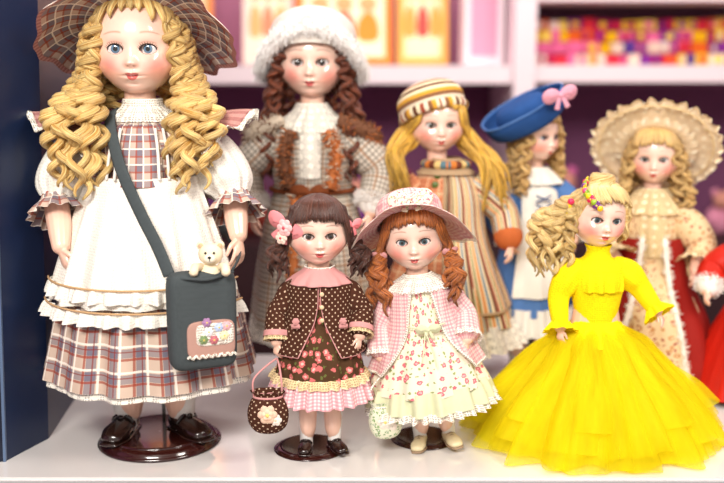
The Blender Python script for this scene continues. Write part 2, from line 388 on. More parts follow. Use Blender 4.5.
        s.hpart('eyes',me,M_eye); s.hpart('eyelashes',ml,M_lash)
    def cap(s,mat,thick=1.08,front=52,side=112,a0=35,a1=85,back=125):
        mb=MB(); NR,NC=40,120
        G=np.zeros((NR+1,NC,3)); UV=np.zeros((NR+1,NC+1,2))
        for j in range(NC):
            ph=-pi+2*pi*j/NC; d=abs(math.degrees(ph)); k=float(sst(a0,a1,d)); k2=float(sst(100,160,d))
            tm=math.radians(front+(side-front)*k+(back-side)*k2)
            for i in range(NR+1):
                th=tm*min(i,NR-1)/(NR-1)+.002; sc_=thick*(1+.012*math.sin(ph*23)+.01*math.sin(ph*41+1)) if i<NR else .97
                if i==NR-1: sc_=thick*.99
                G[i,j]=hs(th,ph,sc_)
        UV[...,0]=np.linspace(0,6,NC+1)[None]; UV[...,1]=np.linspace(0,2,NR+1)[:,None]
        mb.grid(G,UV,True); s.hpart('hair_cap',mb,mat)
    def fringe(s,mb,n=13,spread=48,end=62,th0=18,r=.09,s1=1.13,sweep=0,drop=12):
        for i in range(n):
            ph=math.radians(-spread+2*spread*i/(n-1)+random.uniform(-2,2)); e=math.radians(end+random.uniform(-3,3)+ (abs(ph)*drop))
            pts=[hs(math.radians(th0),ph*.8,1.1),hs((math.radians(th0)+e)/2,ph,s1+.01),hs(e-.08,ph+sweep,s1),hs(e+.03,ph+sweep*1.4,s1-.07)]
            k=random.uniform(.8,1.15); tube(mb,pts,[(r*.4,r),(r*.45,r*1.15),(r*.35,r*.8),(r*.1,r*.15)],8,True,4,up=nrm(pts[0]),col=(k,k,k))

def fall(ph,zend,out=.25,fwd=0,th0=45,s0=1.1,inn=1.0):
    a=math.radians(ph); r=hs(math.radians(th0),a,s0); m=hs(math.radians(88),a,1.12*inn)
    d=np.array([math.sin(a),-math.cos(a)*.75])
    p2=np.array([d[0]*(.95+out*.4),d[1]*.9-fwd*.4,-.75]); p3=np.array([d[0]*(.95+out*.9),d[1]*.8-fwd*.9,(zend-.75)/2-.1]); p4=np.array([d[0]*(.9+out),d[1]*.75-fwd,zend])
    return [r,m,p2,p3,p4]
def ringlet(mb,pts,R,turns,r,taper=.5,start=.2,col=None,jit=0):
    P=cr(np.array(pts),16); m=len(P); N=int(turns*14)
    idx=np.linspace(0,m-1,N); Q=np.stack([np.interp(idx,np.arange(m),P[:,i]) for i in range(3)],1)
    t=np.linspace(0,1,N); k=sst(0,start,t)*(1-(1-taper)*sst(.7,1,t)); a=t*turns*2*pi+random.random()*6.28; dirn=random.choice((-1,1))
    Q[:,0]+=R*k*np.cos(a*dirn); Q[:,1]+=R*k*np.sin(a*dirn)
    if col is None: c=random.uniform(.78,1.15); col=(c,c,c)
    rr=r*(.75+.25*k); rr[-8:]*=np.linspace(1,.3,8)
    tube(mb,Q,np.stack([rr,rr*1.0],1),7,True,1,col=col)
def strand(mb,pts,r,n=6,wob=.03,col=None,flat=.6):
    P=cr(np.array(pts),6); t=np.linspace(0,1,len(P)); p=np.random.rand(2)*6.28; f=random.uniform(1.5,3.5)
    P[:,0]+=wob*np.sin(t*6.28*f*.6+p[0])*t; P[:,1]+=wob*np.sin(t*6.28*f*.5+p[1])*t
    if col is None: c=random.uniform(.72,1.2); col=(c,c,c*.97)
    rr=r*(1-.75*t**3); tube(mb,P,np.stack([rr*flat,rr],1),n,True,1,col=col)
def bow(mb,c,sz,rot=None,mi=0,col=None,tails=True):
    b=MB()
    for sd in (-1,1):
        tube(b,[(0,0,0),(sd*.5,-.12,.3),(sd*1.0,-.1,.22),(sd*1.05,0,-.05),(sd*.85,.06,-.25),(sd*.45,.04,-.18),(0,.02,0)],[(.1,.16),(.09,.32),(.07,.38),(.07,.4),(.07,.36),(.08,.28),(.1,.16)],12,True,4,up=(0,-1,.3),mi=mi,col=col)
        if tails: tube(b,[(0,0,0),(sd*.25,-.05,-.45),(sd*.45,-.02,-1.0)],[(.04,.1),(.03,.18),(.03,.22)],8,True,4,up=(0,-1,0),mi=mi,col=col)
    ell(b,(0,-.06,0),(.18,.16,.2),10,mi=mi,col=col)
    M=Matrix.Translation(c)@(rot or Matrix.Identity(4))@Matrix.Scale(sz,4); b.xf(M); mb.join(b)
def flower(mb,c,r,col,col2,rot=None,np_=6):
    b=MB()
    for i in range(np_):
        a=i*2*pi/np_; ell(b,(math.cos(a)*.6,0,math.sin(a)*.6),(.42,.18,.42),8,col=lin(col))
    for i in range(np_-1):
        a=i*2*pi/(np_-1)+.4; ell(b,(math.cos(a)*.33,-.15,math.sin(a)*.33),(.3,.15,.3),7,col=lin(tuple(min(1,k*1.05) for k in col)))
    ell(b,(0,-.28,0),(.2,.12,.2),7,col=lin(col2)); b.xf(Matrix.Translation(c)@(rot or Matrix.Identity(4))@Matrix.Scale(r,4)); mb.join(b)
def fur(mb,P,Nn,ln,r,col=(1,1,1),jit=.6):
    for p,n_ in zip(P,Nn):
        d=nrm(np.asarray(n_)+np.random.randn(3)*jit*.5); e=nrm(d+np.random.randn(3)*jit*.7); l=ln*random.uniform(.6,1.2); k=random.uniform(.9,1.05)
        tube(mb,[p,p+d*l*.5,p+d*l*.5+e*l*.5],[r,r*.8,r*.15],4,False,1,col=(col[0]*k,col[1]*k,col[2]*k))
def furry_tube(mb,path,rad,n,ln,r,sub=6,col=(1,1,1)):
    tube(mb,path,rad,12,True,sub,col=col); P=cr(np.array(path,float),sub); R=cr(np.array([[x] for x in (rad if np.ndim(rad) else [rad]*len(path))],float),sub)[:,0]
    T=np.gradient(P,axis=0); pts=[];ns=[]
    for i in range(n):
        j=random.randrange(len(P)); t=nrm(T[j]); v=np.random.randn(3); v=nrm(v-t*np.dot(v,t)); pts.append(P[j]+v*R[j]*.85+t*np.linalg.norm(T[j])*random.uniform(-.5,.5)); ns.append(v)
    fur(mb,pts,ns,ln,r,col)
def ring(c,rx,ry,n=20,z=0): return [(c[0]+rx*math.sin(a),c[1]-ry*math.cos(a),c[2]+z) for a in np.linspace(0,2*pi,n)]
def trim_edges(mb,G,r,mi=0,bottom=True,front=True,n=6,col=None):
    if front:
        tube(mb,G[:,0],r,n,True,1,mi=mi,col=col); tube(mb,G[:,-1],r,n,True,1,mi=mi,col=col)
    if bottom: tube(mb,G[-1,:],r,n,True,1,mi=mi,col=col)
def wing(mb,sx,x0,yr,z0,zr,w,lift=.01,mi=0,mi2=1,nf=11):
    S=np.linspace(0,pi,60); J=np.linspace(0,1,10)
    G=np.zeros((10,60,3)); UV=np.zeros((10,60,2))
    for j,q in enumerate(J):
        s=S; o=w*(.25+.75*np.sin(s)**.8)*(1+.0*s); rf=.006*q*np.sin(nf*s)
        G[j,:,0]=sx*(x0+.008*np.sin(s)+o*q*(.35+.65*np.sin(s))+rf*.3); G[j,:,1]=-yr*np.cos(s)*(1+.5*q)+rf; G[j,:,2]=z0+zr*np.sin(s)+lift*math.sin(pi*q*.8)+lift*.6*q*np.sin(s)+rf
        UV[j,:,0]=S*yr*1.6; UV[j,:,1]=-q*w
    mb.grid(G,UV,False,mi=mi)
    H=np.stack([G[-1],G[-1]+(G[-1]-G[-3])*.45+np.stack([0*S,0*S,.003*np.sin(30*S)],1)],0); UV2=np.zeros((2,60,2)); UV2[...,0]=S*yr*1.6; UV2[1,:,1]=.008
    mb.grid(H,UV2,False,mi=mi2)
def stand(loc,R,post,mat=None,h=.012):
    mb=MB()
    loft(mb,[(0,.001,.001),(0,R,R),(h*.25,R*1.0,R*1.0),(h*.55,R*.97,R*.97),(h*.8,R*.93,R*.93),(h*.95,R*.86,R*.86),(h,R*.8,R*.8),(h,.001,.001)],96,sub=2)
    tube(mb,[(0,R*.42,h*.5),(0,R*.42,post)],.0025,10,mi=1)
    ob=finish(mb,'doll_stand',[mat or M_lacq,M_steel],None,Matrix.Translation(loc)); return ob

# ================================================================ ROOM
floor=MB(); box(floor,(-2.2,-2.6,-.86),(2.6,2.3,-.80)); finish(floor,'floor',basic('shop_floor',(.62,.56,.52),.4,noise=(3,.4)),flat=True)
b=NB('mauve_wall',.8,.2); t=b.n('ShaderNodeTexCoord'); nn=b.noise(t.outputs['Object'],4,2); b.base(b.mix(nn.outputs[0],L4((.66,.50,.62)),L4((.58,.44,.60)))); M_wall=b.mat
w=MB(); box(w,(-2.2,2.2,-.8),(2.6,2.3,1.9)); finish(w,'wall_back',M_wall,flat=True)
w=MB(); box(w,(-2.3,-2.6,-.8),(-2.2,2.3,1.9)); finish(w,'wall_left',M_wall,flat=True)
w=MB(); box(w,(2.6,-2.6,-.8),(2.7,2.3,1.9)); finish(w,'wall_right',M_wall,flat=True)
w=MB(); box(w,(-2.3,-2.6,1.9),(2.7,2.3,1.95)); finish(w,'ceiling',basic('ceiling_paint',(.95,.94,.92),.8),flat=True)
w=MB(); box(w,(-2.2,2.18,-.8),(2.6,2.2,-.7)); finish(w,'baseboard_back',basic('base_paint',(.9,.88,.86),.5),flat=True)

# display counter
b=NB('white_laminate',.07,.8); t=b.n('ShaderNodeTexCoord'); nn=b.noise(t.outputs['Object'],9,4); b.base(b.mix(b.m('MULTIPLY',nn.outputs[0],.25),L4((.94,.925,.915)),L4((.86,.85,.84)))); b.b.inputs['Coat Weight'].default_value=.8; b.b.inputs['Coat Roughness'].default_value=.05; M_lam=b.mat
c=MB(); box(c,(-.95,-.08,-.03),(1.05,.43,0)); box(c,(-.93,-.05,-.8),(1.03,.41,-.03),mi=1); box(c,(-.95,-.084,-.028),(1.05,-.08,-.004),mi=2)
finish(c,'display_counter',[M_lam,basic('counter_side',(.85,.84,.84),.5),basic('grey_edge',(.66,.66,.67),.35)],mods=[('BEVEL',dict(width=.0015,segments=2))],flat=True)

# navy partition board at left
c=MB(); 
def prism(mb,p,zt,sh,mi):
    lo=np.array([(x,y,0) for x,y in p]); hi=np.array([(x+sh,y,zt) for x,y in p]); k=len(p)
    for i in range(k):
        j=(i+1)%k; mb.grid(np.array([[lo[i],lo[j]],[hi[i],hi[j]]]),None,False,None,mi)
    mb.grid(np.array([[hi[0],hi[1]],[hi[3],hi[2]]]),None,False,None,mi)
prism(c,[(-.437,-.030),(-.408,.045),(-.43,.40),(-.46,.40)],1.0,.030,0)
prism(c,[(-.4395,-.034),(-.4365,-.033),(-.4365,-.028),(-.4395,-.028)],1.0,.030,1)
prism(c,[(-.60,-.045),(-.4397,-.033),(-.46,.40),(-.60,.40)],1.0,.030,2)
finish(c,'display_partition',[basic('navy_lacquer',(.09,.155,.29),.4,noise=(3,.5)),basic('blue_grey_trim',(.34,.42,.54),.4),basic('dark_navy',(.05,.08,.17),.4)],flat=True)

# back shelving
M_sw=basic('white_shelf',(.94,.87,.89),.45); M_plum=basic('plum_panel',(.22,.11,.13),.6,noise=(5,.5))
def ob1(name,lo,hi,mat):
    q=MB(); box(q,lo,hi); return finish(q,name,mat,flat=True)
ob1('shelf_board',(-1.25,1.2,.435),(.354,1.595,.477),M_sw)
ob1('shelf_board',(.406,1.2,.438),(1.7,1.595,.478),M_sw); ob1('shelf_board',(.406,1.2,.625),(1.7,1.595,.665),M_sw)
ob1('shelf_board',(-1.25,1.2,.02),(.354,1.575,.05),M_plum); ob1('shelf_board',(.406,1.2,.02),(1.7,1.575,.05),M_plum)
ob1('shelf_upright',(.355,1.18,-.8),(.405,1.595,1.3),M_sw); ob1('shelf_upright',(-1.32,1.18,-.8),(-1.251,1.595,1.3),M_sw); ob1('shelf_upright',(1.701,1.18,-.8),(1.77,1.595,1.3),M_sw)
ob1('shelf_back_panel',(-1.32,1.6,.42),(1.77,1.62,1.3),basic('shelf_back_mauve',(.72,.48,.60),.8,noise=(2,.5))); ob1('shelf_back_panel',(-1.32,1.6,-.8),(1.77,1.62,.42),basic('shelf_back_plum',(.56,.32,.48),.8,noise=(2,.6)))
ob1('cupboard_front',(-1.25,1.2,-.8),(.354,1.22,.019),M_plum); ob1('cupboard_front',(.406,1.2,-.8),(1.7,1.22,.019),M_plum)
def frame(x,w_,h_,cols,y=1.4,fr=(.85,.68,.4)):
    m=MB(); M=Matrix.Rotation(-.12,4,'X')
    box(m,(-w_/2,0,0),(w_/2,.015,h_),0,lin(fr),M); box(m,(-w_/2+.018,-.003,.018),(w_/2-.018,.0,h_-.018),1,None,M)
    for k in range(3):
        fx=-w_*.25+k*w_*.25; cl=lin(cols[1+k%2]); ell(m,tuple(M@Vector((fx,-.004,h_*.30))),(w_*.12,.002,h_*.2),10,col=cl); ell(m,tuple(M@Vector((fx,-.006,h_*.58))),(w_*.09,.002,w_*.08),10,col=lin(cols[3]))
    bb=NB('picture_print',.5,.3); t=bb.n('ShaderNodeTexCoord'); n2=bb.noise(t.outputs['Object'],7,2)
    bb.base(bb.mix(n2.outputs[0],L4(cols[0]),L4((1,.95,.85)))); finish(m,'framed_picture',[M_attrcl,bb.mat],None,Matrix.Translation((x,y,.4795)),flat=True)
frame(-.24,.13,.30,[(1,.90,.76),(.98,.72,.48),(.93,.58,.45),(.9,.5,.35)],1.42,(.96,.88,.82))
frame(-.045,.24,.26,[(1,.88,.70),(.96,.58,.25),(.85,.32,.24),(.92,.68,.48)],1.38,(.95,.55,.25))
frame(.155,.13,.30,[(.98,.86,.60),(.90,.66,.35),(.75,.35,.32),(.92,.75,.55)],1.42,(.96,.72,.38))
frame(-.48,.2,.3,[(1,.7,.4),(.95,.5,.3),(.8,.3,.3),(.9,.7,.5)],1.4,(.95,.6,.35))
m=MB(); box(m,(.25,1.3,.4785),(.345,1.42,.72),0,lin((.95,.88,.90))); box(m,(.265,1.297,.5),(.33,1.3,.65),0,lin((.88,.62,.72))); finish(m,'gift_box',M_attrcl,flat=True)
m=MB()
pal=[(.98,.76,.1),(.88,.2,.28),(.55,.2,.6),(.95,.45,.65),(1,.88,.4),(.38,.25,.6),(.93,.42,.15),(.98,.82,.2),(.75,.15,.4),(.98,.88,.8),(.98,.9,.85)]
for row in range(4):
    x=.42
    while x<1.6:
        w_=random.uniform(.018,.045); h_=random.uniform(.024,.031); y0=1.27+.025*row
        box(m,(x,y0,.4785+.028*row),(x+w_*.92,1.40,.4785+.028*row+h_*.96),0,lin(random.choice(pal)))
        if random.random()<.5: ell(m,(x+w_*.45,y0-.006,.478+.028*row+h_*.5),(w_*.25,.006,h_*.35),6,col=lin(random.choice(pal)))
        x+=w_
finish(m,'small_toy_box_stack',M_attrcl,flat=True)
m=MB(); x=.45
while x<1.6:
    w_=random.uniform(.05,.09); h_=random.uniform(.1,.2); box(m,(x,1.27,.666),(x+w_*.94,1.4,.666+h_),0,lin(random.choice([(.95,.6,.7),(.98,.85,.8),(.9,.5,.5),(.98,.9,.6)]))); x+=w_
finish(m,'toy_box_row',M_attrcl,flat=True)
def plush_row(x,x1):
    m=MB()
    while x<x1:
        r_=random.uniform(.035,.06); cl=lin(random.choice([(.6,.18,.28),(.5,.25,.55),(.8,.40,.62),(.6,.25,.2),(.42,.22,.45),(.85,.55,.65),(.3,.1,.15)]))
        ell(m,(x,1.33,.051+r_*1.1),(r_,r_*.8,r_*1.1),10,col=cl); ell(m,(x,1.31,.05+r_*2.6),(r_*.7,r_*.65,r_*.65),10,col=lin((.8,.55,.48)))
        for sd in (-1,1): ell(m,(x+sd*r_*.5,1.32,.05+r_*3.1),(r_*.3,r_*.2,r_*.3),6,col=cl); ell(m,(x+sd*r_*.95,1.29,.05+r_*1.3),(r_*.3,r_*.3,r_*.5),6,col=cl)
        x+=random.uniform(.10,.16)
    finish(m,'plush_toy_row',M_attrcl)
plush_row(-1.1,.26); plush_row(.50,1.55)

# ================================================================ DOLL A : large blonde, plaid
P_navy=plaid('plaid_navy_rust',(.80,.71,.64),[('u',.030,.34,0,(.29,.32,.44),.60),('v',.030,.34,0,(.29,.32,.44),.52),('u',.030,.10,.12,(.60,.23,.16),.75),('v',.030,.10,.12,(.60,.23,.16),.75),('u',.030,.09,.62,(.97,.93,.88),.8),('v',.030,.09,.62,(.97,.93,.88),.8),('u',.030,.05,.80,(.52,.18,.15),.7),('v',.030,.05,.80,(.52,.18,.15),.7)])
P_navy2=plaid('plaid_navy_rust_fine',(.80,.70,.64),[('u',.018,.4,0,(.35,.35,.45),.60),('v',.018,.4,0,(.35,.35,.45),.5),('u',.018,.12,.12,(.60,.23,.17),.75),('v',.018,.12,.12,(.60,.23,.17),.7),('u',.018,.1,.62,(.97,.93,.88),.8),('v',.018,.1,.62,(.97,.93,.88),.8)])
M_mauve=knit('mauve_corduroy',[(.76,.56,.53),(.66,.45,.43)],.006,ax='u')
M_apron=eyelet('apron_eyelet',(.955,.935,.895),.0034,.88,.55)
H_gold=hairmat('hair_golden',(.78,.55,.21),(1.0,.89,.60))
A=Doll((-.268,.04,.012),3,.431,.118,hx=-.004,pitch=2)
armA=[dict(j=[(-.064,.005,.378),(-.106,-.012,.315),(-.094,-.055,.252)],d=(.35,-.25,-1),n=(.8,.5,0),th=1,L=.047,curl=.3),
      dict(j=[(.064,.005,.378),(.108,-.010,.315),(.116,-.045,.262)],d=(.05,-.3,-1),n=(-.8,.5,0),th=-1,L=.047,curl=.3)]
A.body(.075,.388,armA,.03,.20,.0010)
A.shoes(.037,.074,M_blacksh,.085,(-14,40))
A.head((.40,.52,.62),(.60,.40,.24),(.84,.36,.34),.14)
A.cap(H_gold,1.08,40,118,45,95)
m=MB(); A.fringe(m,9,66,42,10,.1,1.10,drop=28)
for sd in (-1,1):
    # ringlets that lie in front of the shoulders
    for i in range(11):
        ph=math.radians(sd*(60+i*6)); r0=hs(math.radians(48),ph,1.12); m1=hs(math.radians(88),ph,1.12); xo=.62+.095*i+random.uniform(-.05,.05); ze=random.uniform(-3.15,-2.5)+.035*i; yy=-.75-.35*(1-abs(i-5)/5)+random.uniform(-.08,.08)
        ringlet(m,[r0,m1,np.array([sd*(.92+.03*i),-.35+.03*i,-.75]),np.array([sd*(xo+.12),yy+.05,-1.45]),np.array([sd*xo,yy-.08,ze])],random.uniform(.15,.19),random.uniform(8.5,10.5),.085,.6,.22)
    # shorter ones behind
    for i in range(6):
        p=fall(sd*(105+i*12),random.uniform(-1.7,-1.2),random.uniform(.25,.45),0,48,1.12); ringlet(m,p,.16,6,.085,.6,.22)
    for i in range(6):
        ph=sd*(54+i*6); p=fall(ph,random.uniform(-1.9,-1.1),random.uniform(.15,.35),.2,40,1.12); ringlet(m,p,.12,6,.07,.6,.45)
A.hpart('hair',m,H_gold)
m=MB(); loft(m,[(.405,.028,.026),(.393,.052,.036),(.375,.066,.045),(.335,.066,.05),(.305,.074,.062,0,0,.01),(.25,.092,.084,0,0,.03),(.17,.113,.108,0,0,.045),(.12,.124,.119,0,0,.055),(.088,.131,.125,0,0,.06)],220,nfold=13,seed=3,sub=6,rref=.12)
A.part('plaid_dress',m,P_navy)
m=MB(); loft(m,[(.094,.124,.118,0,0,.06),(.079,.127,.121,0,0,.06)],220,nfold=13,seed=3,sub=3); A.part('petticoat_lace',m,M_lacew)
m=MB(); G=loft(m,[(.335,.073,.062),(.31,.080,.070,0,0,.025),(.26,.099,.091,0,0,.05),(.215,.114,.108,0,0,.065),(.188,.120,.116,0,0,.07)],200,-1.35,1.20,nfold=15,seed=5,sub=6); 
A.part('apron',m,M_apron)
m=MB()
for z,r_ in ((.212,.118),(.186,.123)):
    loft(m,[(z,r_,r_*.965,0,0,.03),(z-.006,r_+.004,r_*.965+.004,0,0,.05),(z-.016,r_+.007,r_*.965+.007,0,0,.07)],240,-1.36,1.21,nfold=30,seed=int(z*1000),sub=3)
    tube(m,[(r_*1.03*math.sin(a),-r_*.995*math.cos(a),z) for a in np.linspace(-1.36,1.21,40)],.0013,6,mi=1)
A.part('apron_frill',m,[M_apron,basic('tan_braid',(.78,.63,.46),.8)])
m=MB(); loft(m,[(.427,.024,.023),(.417,.026,.025,0,0,.03),(.410,.036,.032,0,0,.06),(.400,.046,.036,0,0,.09)],160,nfold=24,seed=2,sub=3); A.part('lace_collar',m,M_lacew)
m=MB(); loft(m,[(.395,.035,.043),(.37,.046,.052),(.325,.05,.068)],60,-.62,.62,sub=4,rref=.05); 
A.part('bodice_panel',m,P_navy2)
m=MB()
for t_ in (-.66,-.45,.45,.66):
    tube(m,[(.047*math.sin(t_),-.047*math.cos(t_)-.001,.392),(.055*math.sin(t_),-.056*math.cos(t_)-.001,.365),(.06*math.sin(t_),-.072*math.cos(t_)+.001,.334)],(.0020),6,sub=5)
A.part('bodice_lace',m,M_white)
for sd,a in ((-1,armA[0]),(1,armA[1])):
    j=[np.array(q) for q in a['j']]; c_=j[1]*.85+j[2]*.15
    m=MB(); tube(m,[j[0]+np.array([sd*-.01,0,.004]),j[0]*.6+j[1]*.4,j[0]*.15+j[1]*.85,c_],[.027,.033,.031,.019],48,False,6,nfold=11,amp=[.03,.07,.08,.14]); A.part('sleeve',m,M_apron)
    dv=nrm(j[2]-j[1]); m=MB(); tube(m,[c_-dv*.004,c_+dv*.004,c_+dv*.014,c_+dv*.024],[.019,.021,.029,.035],60,False,4,nfold=13,amp=[.03,.06,.09,.12]); A.part('cuff_ruffle',m,P_navy2)
m=MB()
for sd in (-1,1): wing(m,sd,.048,.036,.345,.056,.078,.006)
A.part('shoulder_ruffle',m,[M_mauve,M_lacew],[('SOLIDIFY',dict(thickness=.0012))])
drA=lambda v:np.column_stack([v[:,0],v[:,1],v[:,2]-.16*v[:,0]**2-.03*np.clip(v[:,1],0,9)**2])
HA=Matrix.Translation((.02,.22,.50))@Matrix.Rotation(-.50,4,'X')
m=MB(); loft(m,[(.02,.90,.88),(.05,1.08,1.06),(.08,1.45,1.45,0,0,.03),(.02,1.8,1.8,0,0,.045),(-.05,1.95,1.95,0,0,.05)],220,nfold=11,seed=9,sub=5,rref=1.2)
loft(m,[(.0,.90,.88),(.2,1.12,1.1,0,0,.03),(.6,1.25,1.2,0,0,.03),(.95,.95,.9,0,0,.02),(1.1,.4,.4),(1.12,.01,.01)],160,nfold=15,seed=4,sub=5,rref=1.0)
m.fn(drA); m.xf(HA); A.hpart('plaid_hat',m,P_navy2,[('SOLIDIFY',dict(thickness=.0015))],True)
m=MB(); loft(m,[(-.06,1.93,1.93,0,0,.05),(-.08,2.02,2.02,0,0,.05)],220,nfold=11,seed=9,sub=2); m.fn(drA); m.xf(HA); A.hpart('hat_braid',m,M_mauve,(),True)
stand((-.262,.04,0),.074,.18)
def rbox(mb,c,w,d,h,n=40,mi=0,bulge=.25,taper=.0,p=5,rot=0):
    th=np.linspace(-pi/2+.02,pi/2-.02,22)[:,None]; ph=np.linspace(0,2*pi,n,endpoint=False)[None]
    f=lambda x,e:np.sign(x)*np.abs(x)**e
    e=2/p; X=f(np.cos(th),e)*f(np.cos(ph),e); Y=f(np.cos(th),.5)*f(np.sin(ph),.6); Z=f(np.sin(th),e)*np.ones_like(X)
    X=X*(1-taper*(Z+1)/2); Y=Y*(1-bulge*(Z+1)/2)
    G=np.stack([X*w/2,Y*d/2,Z*h/2],-1); cr_,sr_=math.cos(rot),math.sin(rot); G=np.stack([G[...,0]*cr_-G[...,1]*sr_,G[...,0]*sr_+G[...,1]*cr_,G[...,2]],-1)+np.array(c)
    UV=np.zeros(G.shape[:1]+(n+1,2)); UV[...,0]=np.linspace(0,1,n+1)[None]*2*(w+d); UV[...,1]=(Z[:,:1]*h/2); mb.grid(G,UV,True,mi=mi)
m=MB(); bc=np.array([.078,-.124,.180]); rbox(m,bc,.078,.034,.114,bulge=.1,taper=-.02,rot=.36,p=8)
RB=Matrix.Translation(bc)@Matrix.Rotation(.36,4,'Z')
q=MB(); rbox(q,(.006,-.0165,-.020),.056,.006,.044,mi=1); rbox(q,(.010,-.0185,-.014),.044,.005,.026,mi=2)
tube(q,[(-.022+.056*i/30,-.0195,-.039+.0018*math.sin(i*1.6)) for i in range(31)],.0016,6,mi=2)
tube(q,[(-.0385,-.0,.050),(-.02,-.015,.052),(.0,-.019,.050),(.02,-.016,.052),(.038,0,.052)],[.0018]*5,8,sub=4,mi=0)
fl=MB()
for cx,cz,cl in ((.002,-.010,(.93,.93,.96)),(.014,-.006,(.72,.78,.9)),(.020,-.016,(.96,.9,.72)),(.008,-.020,(.75,.45,.48)),(-.004,-.019,(.5,.58,.4)),(.023,-.005,(.9,.7,.72)),(.000,.001,(.66,.5,.66))): flower(fl,(cx,-.021,cz),.0055,cl,(.9,.8,.4))
fl.m=[x*0+3 for x in fl.m]; q.join(fl)
q.xf(RB); m.join(q)
tube(m,[(-.036,.045,.36),(-.040,.03,.398),(-.036,0,.412),(-.034,-.035,.398),(-.018,-.068,.35),(.006,-.088,.30),(.028,-.108,.262),(.042,-.122,.232)],[(.0016,.0075)]*8,10,True,8,up=(-.5,1,0))
tube(m,[(-.036,.045,.36),(.0,.07,.32),(.06,.085,.27),(.10,.03,.25),(.116,-.05,.24),(.112,-.104,.232)],[(.0016,.0075)]*6,10,True,8,up=(0,-1,0))
M_denim=plain('grey_green_denim',(.30,.33,.34),var=.6,scale=200,st=.7)
finish(m,'shoulder_bag',[M_denim,plain('pinkish_patch',(.74,.58,.53)),M_lacew,M_attrcl],None,A.M)
m=MB(); tc=lin((.94,.88,.76)); hc=np.array([0,0,0.])
ell(m,(-.002,.001,-.030),(.016,.010,.018),14,col=tc); ell(m,hc,(.0165,.0145,.0145),16,col=tc)
for sd in (-1,1):
    ell(m,hc+np.array([sd*.0125,.001,.0115]),(.006,.0035,.006),10,col=tc); ell(m,hc+np.array([sd*.0125,-.0018,.0115]),(.0035,.002,.0035),8,col=lin((.85,.7,.55)))
    ell(m,hc+np.array([sd*.0055,-.0135,.0035]),(.0016,.0012,.0018),8,col=(.01,.01,.01)); tube(m,[hc+np.array([sd*.013,0,-.018]),hc+np.array([sd*.02,-.01,-.016]),hc+np.array([sd*.021,-.02,-.021])],[.006,.0058,.0062],10,col=tc)
ell(m,hc+np.array([0,-.0125,-.004]),(.0078,.006,.0062),12,col=lin((.97,.93,.84))); ell(m,hc+np.array([0,-.0185,-.0015]),(.0025,.0015,.0018),8,col=(.01,.01,.01))
tube(m,[hc+np.array([0,-.0188,-.003]),hc+np.array([0,-.0185,-.0065])],.0005,5,col=(.01,.01,.01))
m.xf(Matrix.Scale(.86,4)); finish(m,'teddy_bear',M_attrcl,None,A.M@Matrix.Translation((.090,-.124,.256)))

# ================================================================ DOLL B : brown polka-dot coat
D_brn=dots('brown_polka',(.29,.165,.12),(.84,.73,.62),.0058,.17)
F_brn=floral('brown_rose_print',(.31,.21,.13),.011,(.82,.43,.42),(.95,.72,.68),(.40,.42,.22),.38)
P_pink=plaid('pink_gingham',(.96,.87,.87),[('u',.0042,.5,0,(.86,.52,.57),.55),('v',.0042,.5,0,(.86,.52,.57),.55)])
M_pinkc=plain('pink_cloth',(.87,.62,.61))
H_dbrn=hairmat('hair_dark_brown',(.16,.07,.05),(.38,.20,.13))
Bd=Doll((-.052,.0,.005),2,.236,.082,hx=-.001,pitch=2,yaw=4)
armB=[dict(j=[(-.034,0,.200),(-.051,-.004,.174),(-.052,-.018,.142)],d=(-.05,-.15,-1),n=(.7,.6,0),th=1,L=.026,curl=.6),
      dict(j=[(.034,0,.200),(.051,-.004,.176),(.048,-.022,.150)],d=(-.1,-.3,-1),n=(-.7,.5,0),th=-1,L=.025,curl=.35)]
Bd.body(.040,.212,armB,.0155,.12,.0007,leg_r=.8)
Bd.shoes(.0175,.038,M_blacksh,.05,(-8,28),.0105)
Bd.head((.33,.27,.22),(.40,.24,.17),(.80,.28,.28),.15)
Bd.cap(H_dbrn,1.09,45,110)
m=MB(); Bd.fringe(m,17,52,62,5,.1,1.14)
for sd in (-1,1):
    for i in range(16):
        ph=sd*(62+i*5); 
        r0=hs(.9,math.radians(ph),1.1); k_=np.array([sd*.95,.1,-.15])
        e=np.array([sd*random.uniform(.9,1.45),random.uniform(-.35,.3),random.uniform(-1.5,-.9)])
        ringlet(m,[r0,k_,k_*.5+e*.5+np.array([sd*.18,0,.05]),e],.11,3.5,.085,.5,.4)
    ell(m,(sd*.88,.1,.08),(.2,.3,.35),12)
    for i in range(5):
        ph=sd*(50+i*4); strand(m,[hs(.8,math.radians(ph),1.12),hs(1.4,math.radians(ph+sd*6),1.12),(sd*.92,-.2,-.55)],.06,wob=.03)
Bd.hpart('hair',m,H_dbrn)
m=MB(); bow(m,(-.98,-.35,.18),.46,Matrix.Rotation(-.5,4,'Z')@Matrix.Rotation(.5,4,'Y'),col=lin((.90,.56,.58))); flower(m,(-1.0,-.52,.2),.26,(.95,.74,.74),(.8,.35,.4),Matrix.Rotation(-.6,4,'Z'));flower(m,(-1.1,-.42,-.12),.2,(.93,.83,.77),(.8,.35,.38),Matrix.Rotation(-.6,4,'Z'))
bow(m,(1.0,-.1,.15),.30,Matrix.Rotation(.7,4,'Z'),col=lin((.90,.56,.58)))
Bd.hpart('hair_bow',m,M_attrcl)
m=MB(); loft(m,[(.21,.03,.026),(.17,.034,.03),(.155,.040,.036,0,0,.02),(.12,.050,.047,0,0,.05),(.092,.056,.053,0,0,.06)],160,nfold=13,seed=2,sub=5,rref=.05); Bd.part('floral_skirt',m,F_brn)
m=MB(); loft(m,[(.098,.056,.053,0,0,.04),(.084,.061,.058,0,0,.08),(.070,.065,.062,0,0,.10)],200,nfold=22,seed=6,sub=4,rref=.055); Bd.part('gingham_ruffle',m,P_pink)
